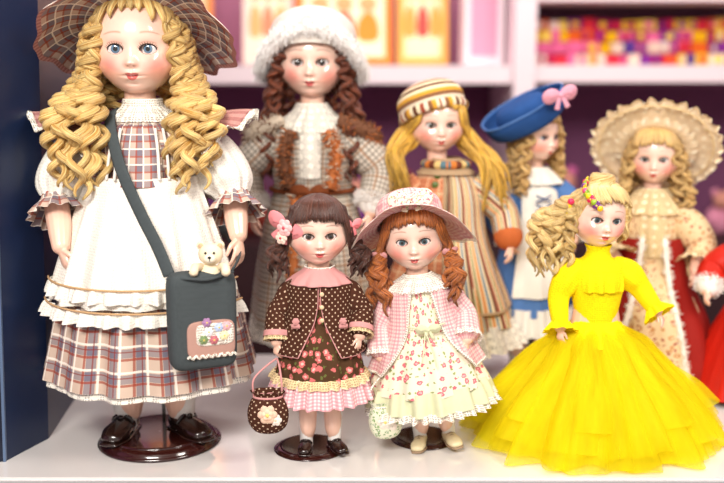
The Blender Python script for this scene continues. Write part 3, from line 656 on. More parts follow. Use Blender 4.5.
m=MB(); loft(m,[(.103,.0555,.0525,0,0,.04),(.098,.060,.057,0,0,.06),(.093,.061,.058,0,0,.08)],200,nfold=26,seed=6,sub=3)
Bd.part('lace_band',m,M_lacec)
m=MB(); G=loft(m,[(.224,.021,.019,0,0,0,.03),(.219,.032,.025,0,0,0,.04),(.210,.041,.030,0,0,0,.04),(.19,.042,.032,0,0,0,.06),(.170,.043,.036,0,0,0,.16),(.150,.048,.042,0,0,.01,.34),(.130,.055,.050,0,0,.03,.50)],120,nfold=7,seed=1,sub=6,rref=.045)
Bd.part('polka_dot_coat',m,D_brn,[('SOLIDIFY',dict(thickness=.0012))])
m=MB(); trim_edges(m,G[::1],.0011); 
for z in (.205,.19,.175):
    y_=-.0265-(.205-z)*.27-.0055; ell(m,(.003,y_,z),(.0028,.0014,.0028),8,mi=1)
for sd in (-1,1): tube(m,[(sd*.024,-.039,.168),(sd*.033,-.0355,.167)],[(.0012,.0035)]*2,6,up=(0,-1,0),mi=0); flower(m,(sd*.028,-.040,.174),.0045,(.88,.55,.55),(.95,.85,.6)); 
m.m=[np.where(x>1,1,x) for x in m.m]
Bd.part('coat_trim',m,[M_pinkc,basic('cream_button',(.9,.8,.65),.3)])
m=MB(); loft(m,[(.232,.0165,.0165),(.227,.022,.021,0,0,.02),(.221,.031,.027,0,-.001,.05),(.214,.038,.0325,0,-.002,.09)],160,nfold=9,seed=3,sub=4); loft(m,[(.230,.0165,.0165),(.234,.018,.018,0,0,.1)],120,nfold=20,mi=1,sub=2); Bd.part('scalloped_collar',m,[M_pinkc,M_lacew],[('SOLIDIFY',dict(thickness=.001))])
for a in armB:
    j=[np.array(q) for q in a['j']]; c_=j[1]*.3+j[2]*.7; sg=np.sign(j[0][0])
    m=MB(); tube(m,[j[0]+np.array([-sg*.010,0,.002]),j[0]+np.array([sg*.001,0,.001]),j[0]*.5+j[1]*.5,j[1],c_],[.0145,.0155,.0155,.0145,.0155],24,True,6,nfold=5,amp=.02); Bd.part('sleeve',m,D_brn)
    dv=nrm(j[2]-j[1]); m=MB(); tube(m,[c_-dv*.004,c_+dv*.003],[.0165,.0170],24,False,3); tube(m,[c_+dv*.002,c_+dv*.008],[.015,.0165],40,False,3,nfold=12,amp=.08,mi=1); Bd.part('cuff',m,[M_pinkc,M_lacec])
stand((-.066,.012,0),.043,.10,h=.0045)
def pouch(M,c,w,h,mats,hand_pt,flowercol,drape=.4):
    m=MB(); loft(m,[(-h/2,.001,.001),(-h/2+.001,w*.3,w*.2),(-h*.3,w*.48,w*.32,0,0,.02),(0,w*.52,w*.34,0,0,.02),(h*.28,w*.42,w*.26,0,0,.05),(h*.36,w*.34,w*.2,0,0,.08),(h*.5,w*.42,w*.26,0,0,.14)],64,nfold=8,seed=2,sub=4)
    tube(m,ring((0,0,h*.36),w*.36,w*.22,24),w*.03,6,mi=1)
    hp=np.array(hand_pt)-np.array(c)
    tube(m,[(-w*.36,0,h*.36),(-w*.34,0,h*.36+ (hp[2]-h*.36)*.6),hp+np.array([-w*.06,0,0]),hp+np.array([w*.06,0,0]),(w*.34,0,h*.36+(hp[2]-h*.36)*.6),(w*.36,0,h*.36)],w*.028,6,True,6,mi=1)
    f=MB(); flower(f,(-.0,-w*.33,h*.02),w*.25,flowercol,(.95,.85,.5)); flower(f,(w*.2,-w*.3,-h*.12),w*.16,(.96,.9,.85),flowercol); f.m=[x*0+2 for x in f.m]; m.join(f)
    finish(m,'handbag',mats,None,M@Matrix.Translation(c))
pouch(Bd.M,(-.062,-.048,.066),.047,.052,[D_brn,M_pinkc,M_attrcl],(-.0535,-.026,.122),(.93,.78,.68))

# ================================================================ DOLL C : pink gingham hat
F_cr=floral('cream_rose_print',(.95,.91,.81),.010,(.84,.44,.48),(.95,.68,.68),(.60,.65,.42),.32)
P_ging=plaid('rose_gingham',(.95,.82,.80),[('u',.0045,.45,0,(.82,.50,.55),.55),('v',.0045,.45,0,(.82,.50,.55),.55),('u',.0135,.1,0,(.97,.94,.9),.5)])
H_aub=hairmat('hair_auburn',(.44,.19,.07),(.82,.48,.22))
M_green=plain('pale_green_cotton',(.88,.89,.74))
C=Doll((.094,.02,.004),0,.228,.084,tilt=-6.5,hx=0,pitch=2,yaw=-4,roll=2)
armC=[dict(j=[(-.035,0,.192),(-.053,-.004,.160),(-.056,-.02,.125)],d=(.05,-.1,-1),n=(.7,.6,0),th=1,L=.025,curl=.6),
      dict(j=[(.035,0,.192),(.052,-.006,.165),(.050,-.03,.138)],d=(-.2,-.4,-1),n=(-.7,.5,0),th=-1,L=.024,curl=.4)]
C.body(.040,.204,armC,.0155,.12,.0007,leg_r=.8)
M_cream_sh=basic('cream_leather',(.88,.82,.66),.4,.4,.3)
C.shoes(.0185,.042,M_cream_sh,.05,(-14,16),.0105,basic('tan_lace',(.6,.5,.38),.7),basic('tan_sole',(.62,.52,.42),.6))
C.head((.30,.42,.45),(.52,.30,.18),(.80,.32,.30),.14)
C.cap(H_aub,1.08,46,108)
m=MB(); C.fringe(m,17,56,60,10,.1,1.13)
for sd in (-1,1):
    for i in range(17):
        ph=sd*(60+i*5); r0=hs(.9,math.radians(ph),1.1); k_=np.array([sd*.98,.0,-.45]); e=np.array([sd*random.uniform(.7,1.4),random.uniform(-.85,-.1),random.uniform(-2.3,-1.4)])
        ringlet(m,[r0,k_,k_*.5+e*.5+np.array([sd*.15,-.1,.1]),e],.12,4.5,.09,.5,.4)
    for i in range(5):
        ph=sd*(48+i*5); strand(m,[hs(.8,math.radians(ph),1.12),hs(1.4,math.radians(ph+sd*6),1.12),(sd*.96,-.15,-.5)],.07,wob=.03)
C.hpart('hair',m,H_aub)
m=MB()
for sd in (-1,1): bow(m,(sd*1.05,-.15,-.5),.18,Matrix.Rotation(sd*.4,4,'Z'))
C.hpart('hair_ribbon',m,M_pinkc,(),True)
m=MB(); loft(m,[(0,.95,1.0),(.03,1.2,1.2,0,0,.01),(.0,1.5,1.5,0,0,.03),(-.08,1.72,1.70,0,0,.04)],160,nfold=7,seed=3,sub=5,rref=1.0)
loft(m,[(0,.95,1.0),(.25,1.0,1.04),(.6,.88,.92),(.82,.5,.55),(.86,.01,.01)],120,sub=6,rref=.8)
HT=Matrix.Translation((-.08,.12,.44))@Matrix.Rotation(-.50,4,'X')@Matrix.Rotation(-.06,4,'Y'); dr=lambda v:np.column_stack([v[:,0],v[:,1],v[:,2]-.22*v[:,0]**2*(np.hypot(v[:,0],v[:,1])>.99)])
m.fn(dr); m.xf(HT); C.hpart('gingham_hat',m,P_ging,[('SOLIDIFY',dict(thickness=.0012))],True)
m=MB(); loft(m,[(-.075,1.70,1.68,0,0,.04),(-.10,1.80,1.78,0,0,.05)],200,nfold=7,seed=3,sub=2,mi=0); tube(m,ring((0,0,.09),1.0,1.05,40),[(.03,.09)]*40,8,True,1,up=(0,0,1),mi=1)
m.fn(dr); bow(m,(.1,-1.10,.30),.46,Matrix.Rotation(-.35,4,'X'),mi=1); m.xf(HT); C.hpart('hat_ribbon',m,[M_lacew,F_cr],(),True)
m=MB(); loft(m,[(.212,.024,.021),(.19,.034,.030),(.165,.037,.034),(.14,.050,.047,0,0,.03),(.11,.063,.059,0,0,.06),(.082,.073,.068,0,0,.075)],180,nfold=11,seed=8,sub=6,rref=.06); C.part('floral_dress',m,F_cr)
m=MB(); loft(m,[(.088,.071,.067,0,0,.07),(.074,.076,.072,0,0,.09),(.062,.079,.075,0,0,.1)],200,nfold=16,seed=8,sub=4); loft(m,[(.064,.077,.073,0,0,.1),(.055,.081,.077,0,0,.12)],240,nfold=34,seed=9,sub=3,mi=1); C.part('green_hem_frill',m,[M_green,M_lacew])
m=MB(); G=loft(m,[(.217,.022,.020,0,0,0,.22),(.211,.033,.025,0,0,0,.28),(.202,.041,.030,0,0,0,.32),(.18,.044,.034,0,0,0,.42),(.155,.049,.042,0,0,.02,.5),(.128,.062,.056,0,0,.04,.72),(.108,.071,.066,0,0,.05,.95)],140,nfold=8,seed=5,sub=6,rref=.05)
C.part('gingham_jacket',m,P_ging,[('SOLIDIFY',dict(thickness=.0012))])
m=MB(); trim_edges(m,G,.0020,n=6); C.part('jacket_lace_trim',m,M_lacew)
m=MB(); loft(m,[(.224,.0165,.0165),(.219,.023,.022,0,0,.03),(.212,.034,.029,0,-.001,.07),(.205,.040,.033,0,-.002,.1)],160,nfold=12,seed=3,sub=4); C.part('collar',m,M_lacew)
m=MB(); bow(m,(.004,-.049,.162),.011,None,col=None); tube(m,[(-.02,-.040,.166),(0,-.048,.163),(.025,-.040,.166)],.0010,6,sub=4); tube(m,[(0,-.05,.16),(.006,-.06,.14),(.008,-.068,.122)],.0009,5,sub=4);tube(m,[(0,-.05,.16),(-.004,-.06,.142),(-.008,-.068,.128)],.0009,5,sub=4); C.part('waist_bow',m,M_green)
for a in armC:
    j=[np.array(q) for q in a['j']]; c_=j[1]*.3+j[2]*.7; sg=np.sign(j[0][0])
    m=MB(); tube(m,[j[0]+np.array([-sg*.010,0,.002]),j[0]+np.array([sg*.001,0,.001]),j[0]*.5+j[1]*.5,j[1],c_],[.0145,.0155,.016,.0155,.018],24,True,6,nfold=5,amp=.02); C.part('sleeve',m,P_ging)
    dv=nrm(j[2]-j[1]); m=MB(); tube(m,[c_-dv*.001,c_+dv*.008],[.017,.0195],48,False,3,nfold=12,amp=.08); C.part('cuff_lace',m,M_lacew)
stand((.080,.045,0),.040,.09,h=.0045)
M_greenfl=floral('green_sprig',(.90,.90,.80),.007,(.56,.68,.46),(.95,.9,.9),(.48,.6,.38),.28)
pouch(C.M,(-.060,-.036,.052),.039,.048,[M_greenfl,M_lacew,M_attrcl],(-.0545,-.028,.106),(.93,.90,.84))

# ================================================================ DOLL D : fur hat, grey check coat
P_hound=plaid('grey_houndstooth',(.84,.80,.74),[('u',.007,.5,0,(.38,.35,.33),.5),('v',.007,.5,0,(.38,.35,.33),.5),('u',.028,.12,.2,(.64,.42,.22),.5),('v',.028,.12,.2,(.64,.42,.22),.4)])
M_fur=attrmat('white_fur',.9,0,.1); M_boucle=attrmat('brown_boucle',.95,0,.1)
H_br=hairmat('hair_chestnut',(.24,.09,.05),(.56,.28,.15))
D=Doll((-.072,.27,0),-2,.432,.108,pitch=2,yaw=0)
armD=[dict(j=[(-.058,.0,.378),(-.098,-.004,.325),(-.085,-.03,.262)],d=(.1,-.2,-1),n=(.8,.5,0),th=1,L=.037),
      dict(j=[(.058,.0,.378),(.096,-.004,.325),(.085,-.03,.268)],d=(-.1,-.2,-1),n=(-.8,.5,0),th=-1,L=.037)]
D.body(.068,.388,armD,.028,.2,.0014); D.shoes(.03,.055,M_blacksh,.09)
D.head((.30,.24,.20),(.32,.17,.12),(.78,.28,.27),.14)
D.cap(H_br,1.04,50,112,40,90)
m=MB(); D.fringe(m,11,62,52,20,.09,1.09,drop=20)
for sd in (-1,1):
    for i in range(16):
        ph=sd*(60+i*6.5); p=fall(ph,random.uniform(-3.2,-2.2),random.uniform(.05,.45),random.uniform(0,.4),62,1.06)
        ringlet(m,p,random.uniform(.1,.16),random.uniform(6,9),.07,.6,.25)
D.hpart('hair',m,H_br)
HT=Matrix.Translation((0,.15,.28))@Matrix.Rotation(-.40,4,'X'); m=MB(); loft(m,[(-.25,1.14,1.10),(0,1.18,1.14),(.35,1.18,1.16),(.72,1.02,1.02),(.98,.6,.6),(1.04,.01,.01)],80,sub=5); m.xf(HT); D.hpart('fur_hat_crown',m,plain('cream_wool',(.90,.87,.83),st=.8),(),True)
m=MB(); HT=Matrix.Translation((0,.15,.28))@Matrix.Rotation(-.55,4,'X'); furry_tube(m,ring((0,0,0),1.24,1.16,24),.21,5600,.21,.011,4,lin((.985,.975,.965))); 
m.fn(lambda v:np.column_stack([v[:,0],v[:,1],v[:,2]-.30*v[:,0]**2])); m.xf(HT); D.hpart('fur_hat_brim',m,M_fur)
m=MB(); loft(m,[(.405,.027,.025),(.392,.05,.034),(.37,.063,.043),(.33,.060,.046),(.30,.058,.048),(.25,.072,.064,0,0,.02),(.17,.086,.08,0,0,.04),(.10,.094,.09,0,0,.05)],140,nfold=9,seed=3,sub=5,rref=.08); D.part('check_coat_dress',m,P_hound)
m=MB(); loft(m,[(.112,.090,.086,0,0,.05),(.08,.096,.092,0,0,.07)],140,nfold=14,seed=3,sub=4); D.part('petticoat',m,M_lacew)
m=MB(); loft(m,[(.425,.023,.022),(.413,.03,.027,0,0,.05),(.40,.045,.036,0,0,.08),(.385,.056,.044,0,0,.1)],120,nfold=16,sub=4); loft(m,[(.39,.030,.042),(.36,.032,.052),(.32,.03,.054)],50,-.5,.5,sub=4); D.part('lace_bib',m,M_lacew)
m=MB()
bro=[lin((.46,.31,.23)),lin((.72,.43,.25)),lin((.80,.74,.66))]
for k,(pth,rd) in enumerate([([(-.028,-.05,.385),(-.038,-.052,.35),(-.03,-.054,.31)],.007),([(.028,-.05,.385),(.038,-.052,.35),(.03,-.054,.31)],.007),
    ([(-.045,-.03,.40),(-.085,-.015,.382),(-.088,.01,.365)],.010),([(.045,-.03,.40),(.085,-.015,.382),(.088,.01,.365)],.010),([(-.02,-.062,.29),(-.022,-.08,.2),(-.025,-.09,.12)],.006),([(.02,-.062,.29),(.022,-.08,.2),(.025,-.09,.12)],.006)]):
    furry_tube(m,pth,[rd]*3,200,.009,.0012,6,bro[k%3]); furry_tube(m,pth,[rd*.7]*3,120,.012,.0012,6,bro[(k+1)%3])
D.part('boucle_trim',m,M_boucle)
m=MB(); tube(m,ring((0,0,.300),.062,.052,30),.0035,8,True,1); tube(m,[(.0,-.053,.30),(-.008,-.066,.27),(-.006,-.076,.235)],.003,8,sub=5); tube(m,[(.0,-.053,.30),(.012,-.066,.27),(.012,-.076,.24)],.003,8,sub=5); bow(m,(0,-.057,.3),.02); D.part('rope_belt',m,plain('brown_rope',(.48,.25,.13)))
for a in armD:
    j=[np.array(q) for q in a['j']]; c_=j[1]*.3+j[2]*.7
    m=MB(); tube(m,[j[0]+np.array([-np.sign(j[0][0])*.01,0,.002]),j[0]*.5+j[1]*.5,j[1],c_],[.024,.028,.026,.022],24,False,6); D.part('sleeve',m,P_hound)
    dv=nrm(j[2]-j[1]); m=MB(); furry_tube(m,[c_-dv*.008,c_,c_+dv*.008],[.020,.022,.020],900,.012,.0009,4,lin((.98,.96,.94))); D.part('fur_cuff',m,M_fur)
stand((-.072,.275,0),.05,.2,h=.004)

# ================================================================ DOLL E : striped beanie
K_bean=knit('striped_knit',[(.92,.86,.72),(.42,.26,.19),(.92,.86,.72),(.86,.64,.24),(.55,.38,.26),(.92,.86,.76),(.62,.30,.22)],.040)
P_str=plaid('stripe_dress_print',(.92,.85,.70),[('u',.022,.16,0,(.45,.25,.19),.95),('u',.022,.12,.24,(.34,.50,.62),.9),('u',.022,.14,.46,(.87,.54,.25),.9),('u',.022,.10,.66,(.50,.50,.28),.9),('u',.022,.08,.84,(.70,.26,.2),.9)])
M_org=plaid('dusty_orange_check',(.80,.53,.38),[('u',.008,.4,0,(.68,.36,.25),.5),('v',.008,.4,0,(.68,.36,.25),.5),('u',.024,.1,0,(.93,.82,.66),.6),('v',.024,.1,0,(.93,.82,.66),.6)]); M_org2=plain('burnt_orange_wool',(.80,.42,.22),st=.8,var=.5,scale=120); M_tan=plain('tan_wool',(.76,.64,.50),st=.8,var=.5,scale=120)
H_yel=hairmat('hair_yellow',(.72,.50,.10),(.98,.80,.34))
E=Doll((.124,.28,0),0,.352,.090,hx=-.014,pitch=3,yaw=6)
armE=[dict(j=[(-.046,.0,.305),(-.080,-.004,.26),(-.075,-.03,.212)],d=(.1,-.2,-1),n=(.8,.5,0),th=1,L=.03),
      dict(j=[(.046,.0,.305),(.086,-.004,.262),(.093,-.035,.218)],d=(.0,-.3,-1),n=(-.8,.5,0),th=-1,L=.032)]
E.body(.053,.312,armE,.025,.17,.0012); E.shoes(.026,.048,M_blacksh,.08)
E.head((.38,.36,.30),(.60,.42,.2),(.82,.38,.34),.14)
E.cap(H_yel,1.07,48,108)
m=MB(); E.fringe(m,13,58,58,15,.1,1.12,sweep=.15)
for sd in (-1,1):
    for i in range(90):
        ph=sd*random.uniform(50,165); r0=hs(.95,math.radians(ph),1.09); k_=np.array([sd*1.02,.0,-.55])+np.random.randn(3)*.12
        e=np.array([sd*(random.uniform(1.3,2.3) if sd>0 else random.uniform(.95,1.7)),random.uniform(-1.0,-.2),random.uniform(-2.9,-2.2) if sd>0 else random.uniform(-2.3,-1.6)])
        strand(m,[r0,hs(1.5,math.radians(ph),1.1),k_,k_*.5+e*.5+np.array([sd*.32,-.15,.2]),e],.085,wob=.07)
E.hpart('hair',m,H_yel)
m=MB(); loft(m,[(0,1.05,1.06),(.35,1.12,1.12),(.7,1.0,1.0),(.98,.62,.62),(1.08,.01,.01)],90,sub=6,rref=1.0); tube(m,ring((0,0,.0),1.07,1.08,40),[(.16,.10)]*40,12,True,1,up=(0,0,1))
m.xf(Matrix.Translation((-.10,.16,.26))@Matrix.Rotation(-.40,4,'X')@Matrix.Rotation(-.22,4,'Y')); E.hpart('striped_beanie',m,K_bean,(),True)
m=MB(); loft(m,[(.325,.024,.022),(.30,.044,.033),(.26,.045,.038),(.22,.058,.052,0,0,.03),(.16,.084,.076,0,0,.05),(.10,.104,.095,0,0,.06)],160,nfold=9,seed=13,sub=5,rref=.075); E.part('striped_dress',m,P_str)
m=MB(); loft(m,[(.105,.100,.092,0,0,.06),(.085,.110,.100,0,0,.09),(.068,.117,.106,0,0,.11)],200,nfold=20,seed=13,sub=4); E.part('lace_hem',m,M_lacew)
cr_rings=[(.330,.022,.021),(.322,.034,.027),(.312,.044,.032),(.285,.053,.043),(.24,.058,.049),(.19,.074,.067,0,0,.02),(.145,.092,.083,0,0,.035),(.125,.099,.090,0,0,.04)]
m=MB(); G1=loft(m,cr_rings,70,pi,2*pi-.10,nfold=6,seed=2,sub=5,rref=.06); G2=loft(m,cr_rings,70,.10,pi,nfold=6,seed=2,sub=5,rref=.06,mi=1); E.part('striped_coat',m,[M_org,P_str],[('SOLIDIFY',dict(thickness=.002))])
m=MB(); tube(m,G1[:,-1],.0030,6); tube(m,G2[:,0],.0030,6); tube(m,G1[-1],.003,6); tube(m,G2[-1],.003,6)
for i in range(5):
    k=6+5*i; p=G1[k,-8]; ell(m,(p[0],p[1]-.003,p[2]),(.0055,.003,.0055),8,mi=1)
loft(m,[(.345,.022,.021),(.335,.03,.028),(.322,.044,.036,0,0,.05)],60,sub=4,nfold=6); tube(m,ring((0,0,.336),.030,.029,24),[(.008,.006)]*24,10,True,1,mi=2); E.part('coat_trim',m,[M_tan,basic('green_button',(.35,.42,.2),.3),knit('scarf_knit',[(.88,.76,.50),(.45,.25,.19),(.84,.50,.24),(.38,.50,.54)],.03)])
for a in armE:
    j=[np.array(q) for q in a['j']]; c_=j[1]*.25+j[2]*.75
    m=MB(); tube(m,[j[0]+np.array([-np.sign(j[0][0])*.01,0,.002]),j[0]*.5+j[1]*.5,j[1],c_],[.020,.023,.022,.021],24,False,6); E.part('sleeve',m,P_str if a['th']<0 else M_org)
    dv=nrm(j[2]-j[1]); m=MB(); tube(m,[c_-dv*.010,c_-dv*.003,c_+dv*.004],[.0205,.0215,.020],24,True,4); E.part('cuff',m,M_org2)
stand((.124,.285,0),.045,.15,h=.004)

# ================================================================ DOLL F : blue hat
M_blue=plain('royal_blue_felt',(.15,.31,.55),var=.4); M_blue2=plain('blue_dress',(.34,.50,.74),var=.4)
H_bl=hairmat('hair_blonde',(.70,.50,.25),(.97,.83,.55))
Fd=Doll((.266,.345,0),12,.333,.082,pitch=3,yaw=26)
armF=[dict(j=[(-.042,.0,.290),(-.062,-.006,.25),(-.05,-.035,.215)],d=(.3,-.4,-1),n=(.8,.5,0),th=1,L=.028),
      dict(j=[(.042,.0,.290),(.062,-.006,.25),(.055,-.03,.21)],d=(0,-.3,-1),n=(-.8,.5,0),th=-1,L=.028)]
Fd.body(.048,.296,armF,.02,.15,.0013); Fd.shoes(.022,.04,M_blacksh,.08)
Fd.head((.35,.45,.55),(.60,.42,.25),(.82,.36,.33),.14); Fd.cap(H_bl,1.08,50,110)
m=MB(); Fd.fringe(m,11,58,58,15,.1,1.12)
for sd in (-1,1):
    for i in range(12):
        p=fall(sd*(56+i*8),random.uniform(-2.4,-1.7),random.uniform(.1,.4),random.uniform(0,.3)); ringlet(m,p,.13,6,.075,.6,.25)
Fd.hpart('hair',m,H_bl)
HT=Matrix.Translation((-.25,.10,.34))@Matrix.Rotation(-.28,4,'X')@Matrix.Rotation(-.48,4,'Y')
m=MB(); loft(m,[(0,.98,1.0),(.3,1.06,1.06,0,0,.02),(.75,1.02,1.0,0,0,.02),(1.0,.75,.75,0,0,.02),(1.08,.01,.01)],100,nfold=7,sub=5); 
loft(m,[(.0,.97,1.0),(-.02,1.15,1.2),(.12,1.42,1.45,0,0,.03),(.48,1.62,1.58,0,0,.06),(.78,1.66,1.60,0,0,.07)],120,nfold=3,seed=4,sub=6); m.xf(HT); Fd.hpart('blue_hat',m,M_blue,[('SOLIDIFY',dict(thickness=.0016))],True)
m=MB(); G=loft(m,[(.76,1.655,1.595,0,0,.07),(.80,1.67,1.61,0,0,.07)],120,nfold=3,seed=4,sub=2); m=MB(); tube(m,np.vstack([G[-1],G[-1][:1]]),.035,6,False); m.xf(HT); Fd.hpart('hat_piping',m,M_blue2,(),True)
m=MB(); bow(m,(.000,-.090,.436),.019,Matrix.Rotation(-.2,4,'Y')); Fd.part('pink_hat_bow',m,plain('pink_satin',(.93,.66,.74),.4))
m=MB(); loft(m,[(.312,.022,.02),(.29,.042,.03),(.25,.040,.035),(.21,.048,.043,0,0,.03),(.13,.062,.058,0,0,.05),(.10,.068,.064,0,0,.06)],110,nfold=9,sub=5); Fd.part('blue_dress',m,M_blue2)
m=MB(); loft(m,[(.305,.026,.024),(.285,.040,.034),(.25,.042,.039),(.2,.052,.049,0,0,.03),(.13,.066,.063,0,0,.06)],80,-.8,.8,nfold=9,sub=5); loft(m,[(.112,.068,.064,0,0,.06),(.085,.075,.071,0,0,.1),(.07,.078,.074,0,0,.12)],160,nfold=16,sub=4)
loft(m,[(.325,.02,.019),(.315,.03,.026,0,0,.06),(.30,.044,.034,0,0,.1)],100,nfold=12,sub=3)
Fd.part('white_apron_front',m,M_white)
m=MB()
for i in range(6):
    z=.285-.014*i; tube(m,[(-.012,-.040-.0007*i,z),(0,-.043-.0007*i,z-.005),(.012,-.040-.0007*i,z-.010)],.0012,5,sub=3); tube(m,[(.012,-.040-.0007*i,z),(0,-.043-.0007*i,z-.005),(-.012,-.040-.0007*i,z-.010)],.0012,5,sub=3)
Fd.part('bodice_lacing',m,M_blue)
for a in armF:
    j=[np.array(q) for q in a['j']]
    m=MB(); tube(m,[j[0]+np.array([-np.sign(j[0][0])*.008,0,.002]),j[0]*.5+j[1]*.5,j[1],j[1]*.3+j[2]*.7],[.02,.024,.02,.015],20,False,6); Fd.part('sleeve',m,M_blue2)
    c_=j[1]*.4+j[2]*.6; dv=nrm(j[2]-j[1]); m=MB(); tube(m,[c_,c_+dv*.012],[.015,.022],40,False,3,nfold=10,amp=.1); Fd.part('cuff',m,M_lacew)
stand((.266,.35,0),.035,.13,h=.004)

# ================================================================ DOLL G : lace hat, red & cream gown
M_gold=floral('gold_cream_brocade',(.92,.81,.64),.012,(.78,.54,.32),(.96,.88,.72),(.66,.32,.26),.28)
M_red=plain('red_velvet',(.62,.12,.09),.7,var=.5,scale=40)
Gd=Doll((.437,.30,0),-10,.304,.083,pitch=4,yaw=-8)
armG=[dict(j=[(-.042,.0,.260),(-.07,-.01,.215),(-.045,-.05,.185)],d=(.6,-.5,-.5),n=(.5,.5,-.4),th=1,L=.028),
      dict(j=[(.042,.0,.260),(.072,-.01,.215),(.06,-.045,.18)],d=(0,-.4,-1),n=(-.8,.5,0),th=-1,L=.028)]
Gd.body(.048,.266,armG,.02,.14,.0013); Gd.shoes(.022,.04,M_blacksh,.07)
Gd.head((.35,.35,.35),(.60,.42,.25),(.82,.34,.30),.14); Gd.cap(H_bl,1.08,50,110)
m=MB(); Gd.fringe(m,13,60,58,15,.1,1.12)
for sd in (-1,1):
    for i in range(13):
        p=fall(sd*(54+i*8),random.uniform(-2.1,-1.4),random.uniform(.1,.5),random.uniform(0,.4)); ringlet(m,p,.14,5,.085,.6,.25)
Gd.hpart('hair',m,H_bl)
HT=Matrix.Translation((0,.25,.26))@Matrix.Rotation(-.95,4,'X')
m=MB(); loft(m,[(.05,.95,.95),(.16,1.3,1.3,0,0,.03),(.12,1.75,1.75,0,0,.05),(0,2.05,2.05,0,0,.05)],200,nfold=13,sub=5,rref=1.5); loft(m,[(-.02,1.95,1.95,0,0,.03),(.06,2.15,2.15,0,0,.035),(-.02,2.30,2.30,0,0,.045)],320,nfold=27,seed=3,sub=4,zamp=.08); loft(m,[(-.06,1.0,1.0,0,0,.03),(-.1,1.2,1.2,0,0,.05),(-.06,1.45,1.45,0,0,.06)],260,nfold=24,seed=5,sub=4,zamp=.06)
loft(m,[(.05,.95,.95),(.4,1.0,1.0),(.75,.7,.7),(.85,.01,.01)],80,sub=5,mi=1)
m.xf(HT); Gd.hpart('lace_hat',m,[lace('ecru_lace',(1.0,.96,.86),.0036,.25,(.98,.90,.76)),plain('ecru_silk',(.95,.86,.70),.5)],(),True)
m=MB(); tube(m,ring((0,0,-.0),2.0,2.0,70),.025,6,col=lin((.95,.84,.62))); flower(m,(0,-.85,.98),.30,(.96,.90,.78),(.9,.72,.45)); flower(m,(-.35,-.82,.9),.22,(.95,.85,.7),(.9,.72,.4)); m.xf(HT); Gd.hpart('hat_trim',m,attrmat('hat_trim_gold',.6),(),True)
m=MB(); loft(m,[(.285,.022,.02),(.265,.042,.03),(.22,.040,.035),(.185,.045,.04,0,0,.03),(.12,.078,.074,0,0,.05),(.05,.10,.096,0,0,.07),(.01,.108,.104,0,0,.08)],160,nfold=11,sub=5,rref=.07); Gd.part('brocade_gown',m,M_gold)
m=MB(); G=loft(m,[(.225,.047,.042,0,0,0,.35),(.16,.062,.058,0,0,.03,.4),(.10,.09,.086,0,0,.05,.45),(.04,.108,.104,0,0,.07,.5),(.008,.113,.109,0,0,.08,.55)],140,nfold=9,seed=4,sub=5); Gd.part('red_velvet_overskirt',m,M_red)
m=MB(); furry_tube(m,G[:,0],[.004]*len(G),300,.007,.001,1,lin((.97,.94,.90))); furry_tube(m,G[:,-1],[.004]*len(G),300,.007,.001,1,lin((.97,.94,.90))); Gd.part('white_fur_trim',m,M_fur)
m=MB(); loft(m,[(.298,.02,.019),(.285,.032,.028,0,0,.08),(.262,.052,.042,0,0,.12)],160,nfold=14,sub=4); loft(m,[(.27,.03,.035),(.24,.036,.042,0,0,.04),(.2,.03,.045,0,0,.08)],80,-.6,.6,nfold=12,sub=4); Gd.part('lace_bertha',m,M_lacec)
for a in armG:
    j=[np.array(q) for q in a['j']]
    m=MB(); tube(m,[j[0]+np.array([-np.sign(j[0][0])*.008,0,.002]),j[0]*.5+j[1]*.5,j[1],j[1]*.5+j[2]*.5],[.02,.026,.023,.018],24,False,6); Gd.part('sleeve',m,M_gold)
    c_=j[1]*.5+j[2]*.5; dv=nrm(j[2]-j[1]); m=MB(); tube(m,[c_-dv*.003,c_+dv*.01,c_+dv*.02],[.018,.024,.032],60,False,3,nfold=12,amp=.1); Gd.part('lace_cuff',m,M_lacec)
Hd=Doll((.585,.22,0),-15,.255,.075,pitch=3)
armH=[dict(j=[(-.040,.0,.214),(-.075,-.01,.185),(-.085,-.045,.16)],d=(-.1,-.5,-.6),n=(.8,.3,0),th=1,L=.026),
      dict(j=[(.040,.0,.214),(.066,-.01,.18),(.05,-.045,.15)],d=(0,-.4,-1),n=(-.8,.5,0),th=-1,L=.026)]
Hd.body(.044,.220,armH,.018,.12,.0014,leg_r=.8); Hd.shoes(.02,.035,M_blacksh,.05)
Hd.head((.3,.25,.2),(.35,.2,.12)); Hd.cap(H_br,1.08,48,112)
m=MB()
for sd in (-1,1):
    for i in range(11): ringlet(m,fall(sd*(52+i*9),random.uniform(-2,-1.4),.3,.1),.14,5,.09,.6,.25)
Hd.fringe(m,11,58,60,12,.1,1.12); Hd.hpart('hair',m,H_br)
M_red2=plain('scarlet_satin',(.80,.14,.08),.45,var=.3,scale=30)
m=MB(); loft(m,[(.235,.022,.02),(.22,.04,.03),(.18,.036,.032),(.15,.046,.042,0,0,.03),(.08,.078,.075,0,0,.06),(.01,.098,.095,0,0,.07)],140,nfold=11,sub=5); Hd.part('red_gown',m,M_red2)
m=MB(); furry_tube(m,ring((0,0,.22),.036,.03,16),.008,300,.009,.0011,3,lin((.96,.94,.92)))
for a in armH:
    j=[np.array(q) for q in a['j']]; c_=j[1]*.35+j[2]*.65; dv=nrm(j[2]-j[1]); furry_tube(m,[c_-dv*.006,c_,c_+dv*.006],[.016,.018,.016],260,.009,.0011,4,lin((.96,.94,.92)))
    k_=MB(); tube(k_,[j[0]+np.array([-np.sign(j[0][0])*.006,0,.002]),j[0]*.5+j[1]*.5,j[1],c_],[.019,.024,.022,.018],24,False,6); Hd.part('sleeve',k_,M_red2)
Hd.part('fur_trim',m,M_fur)

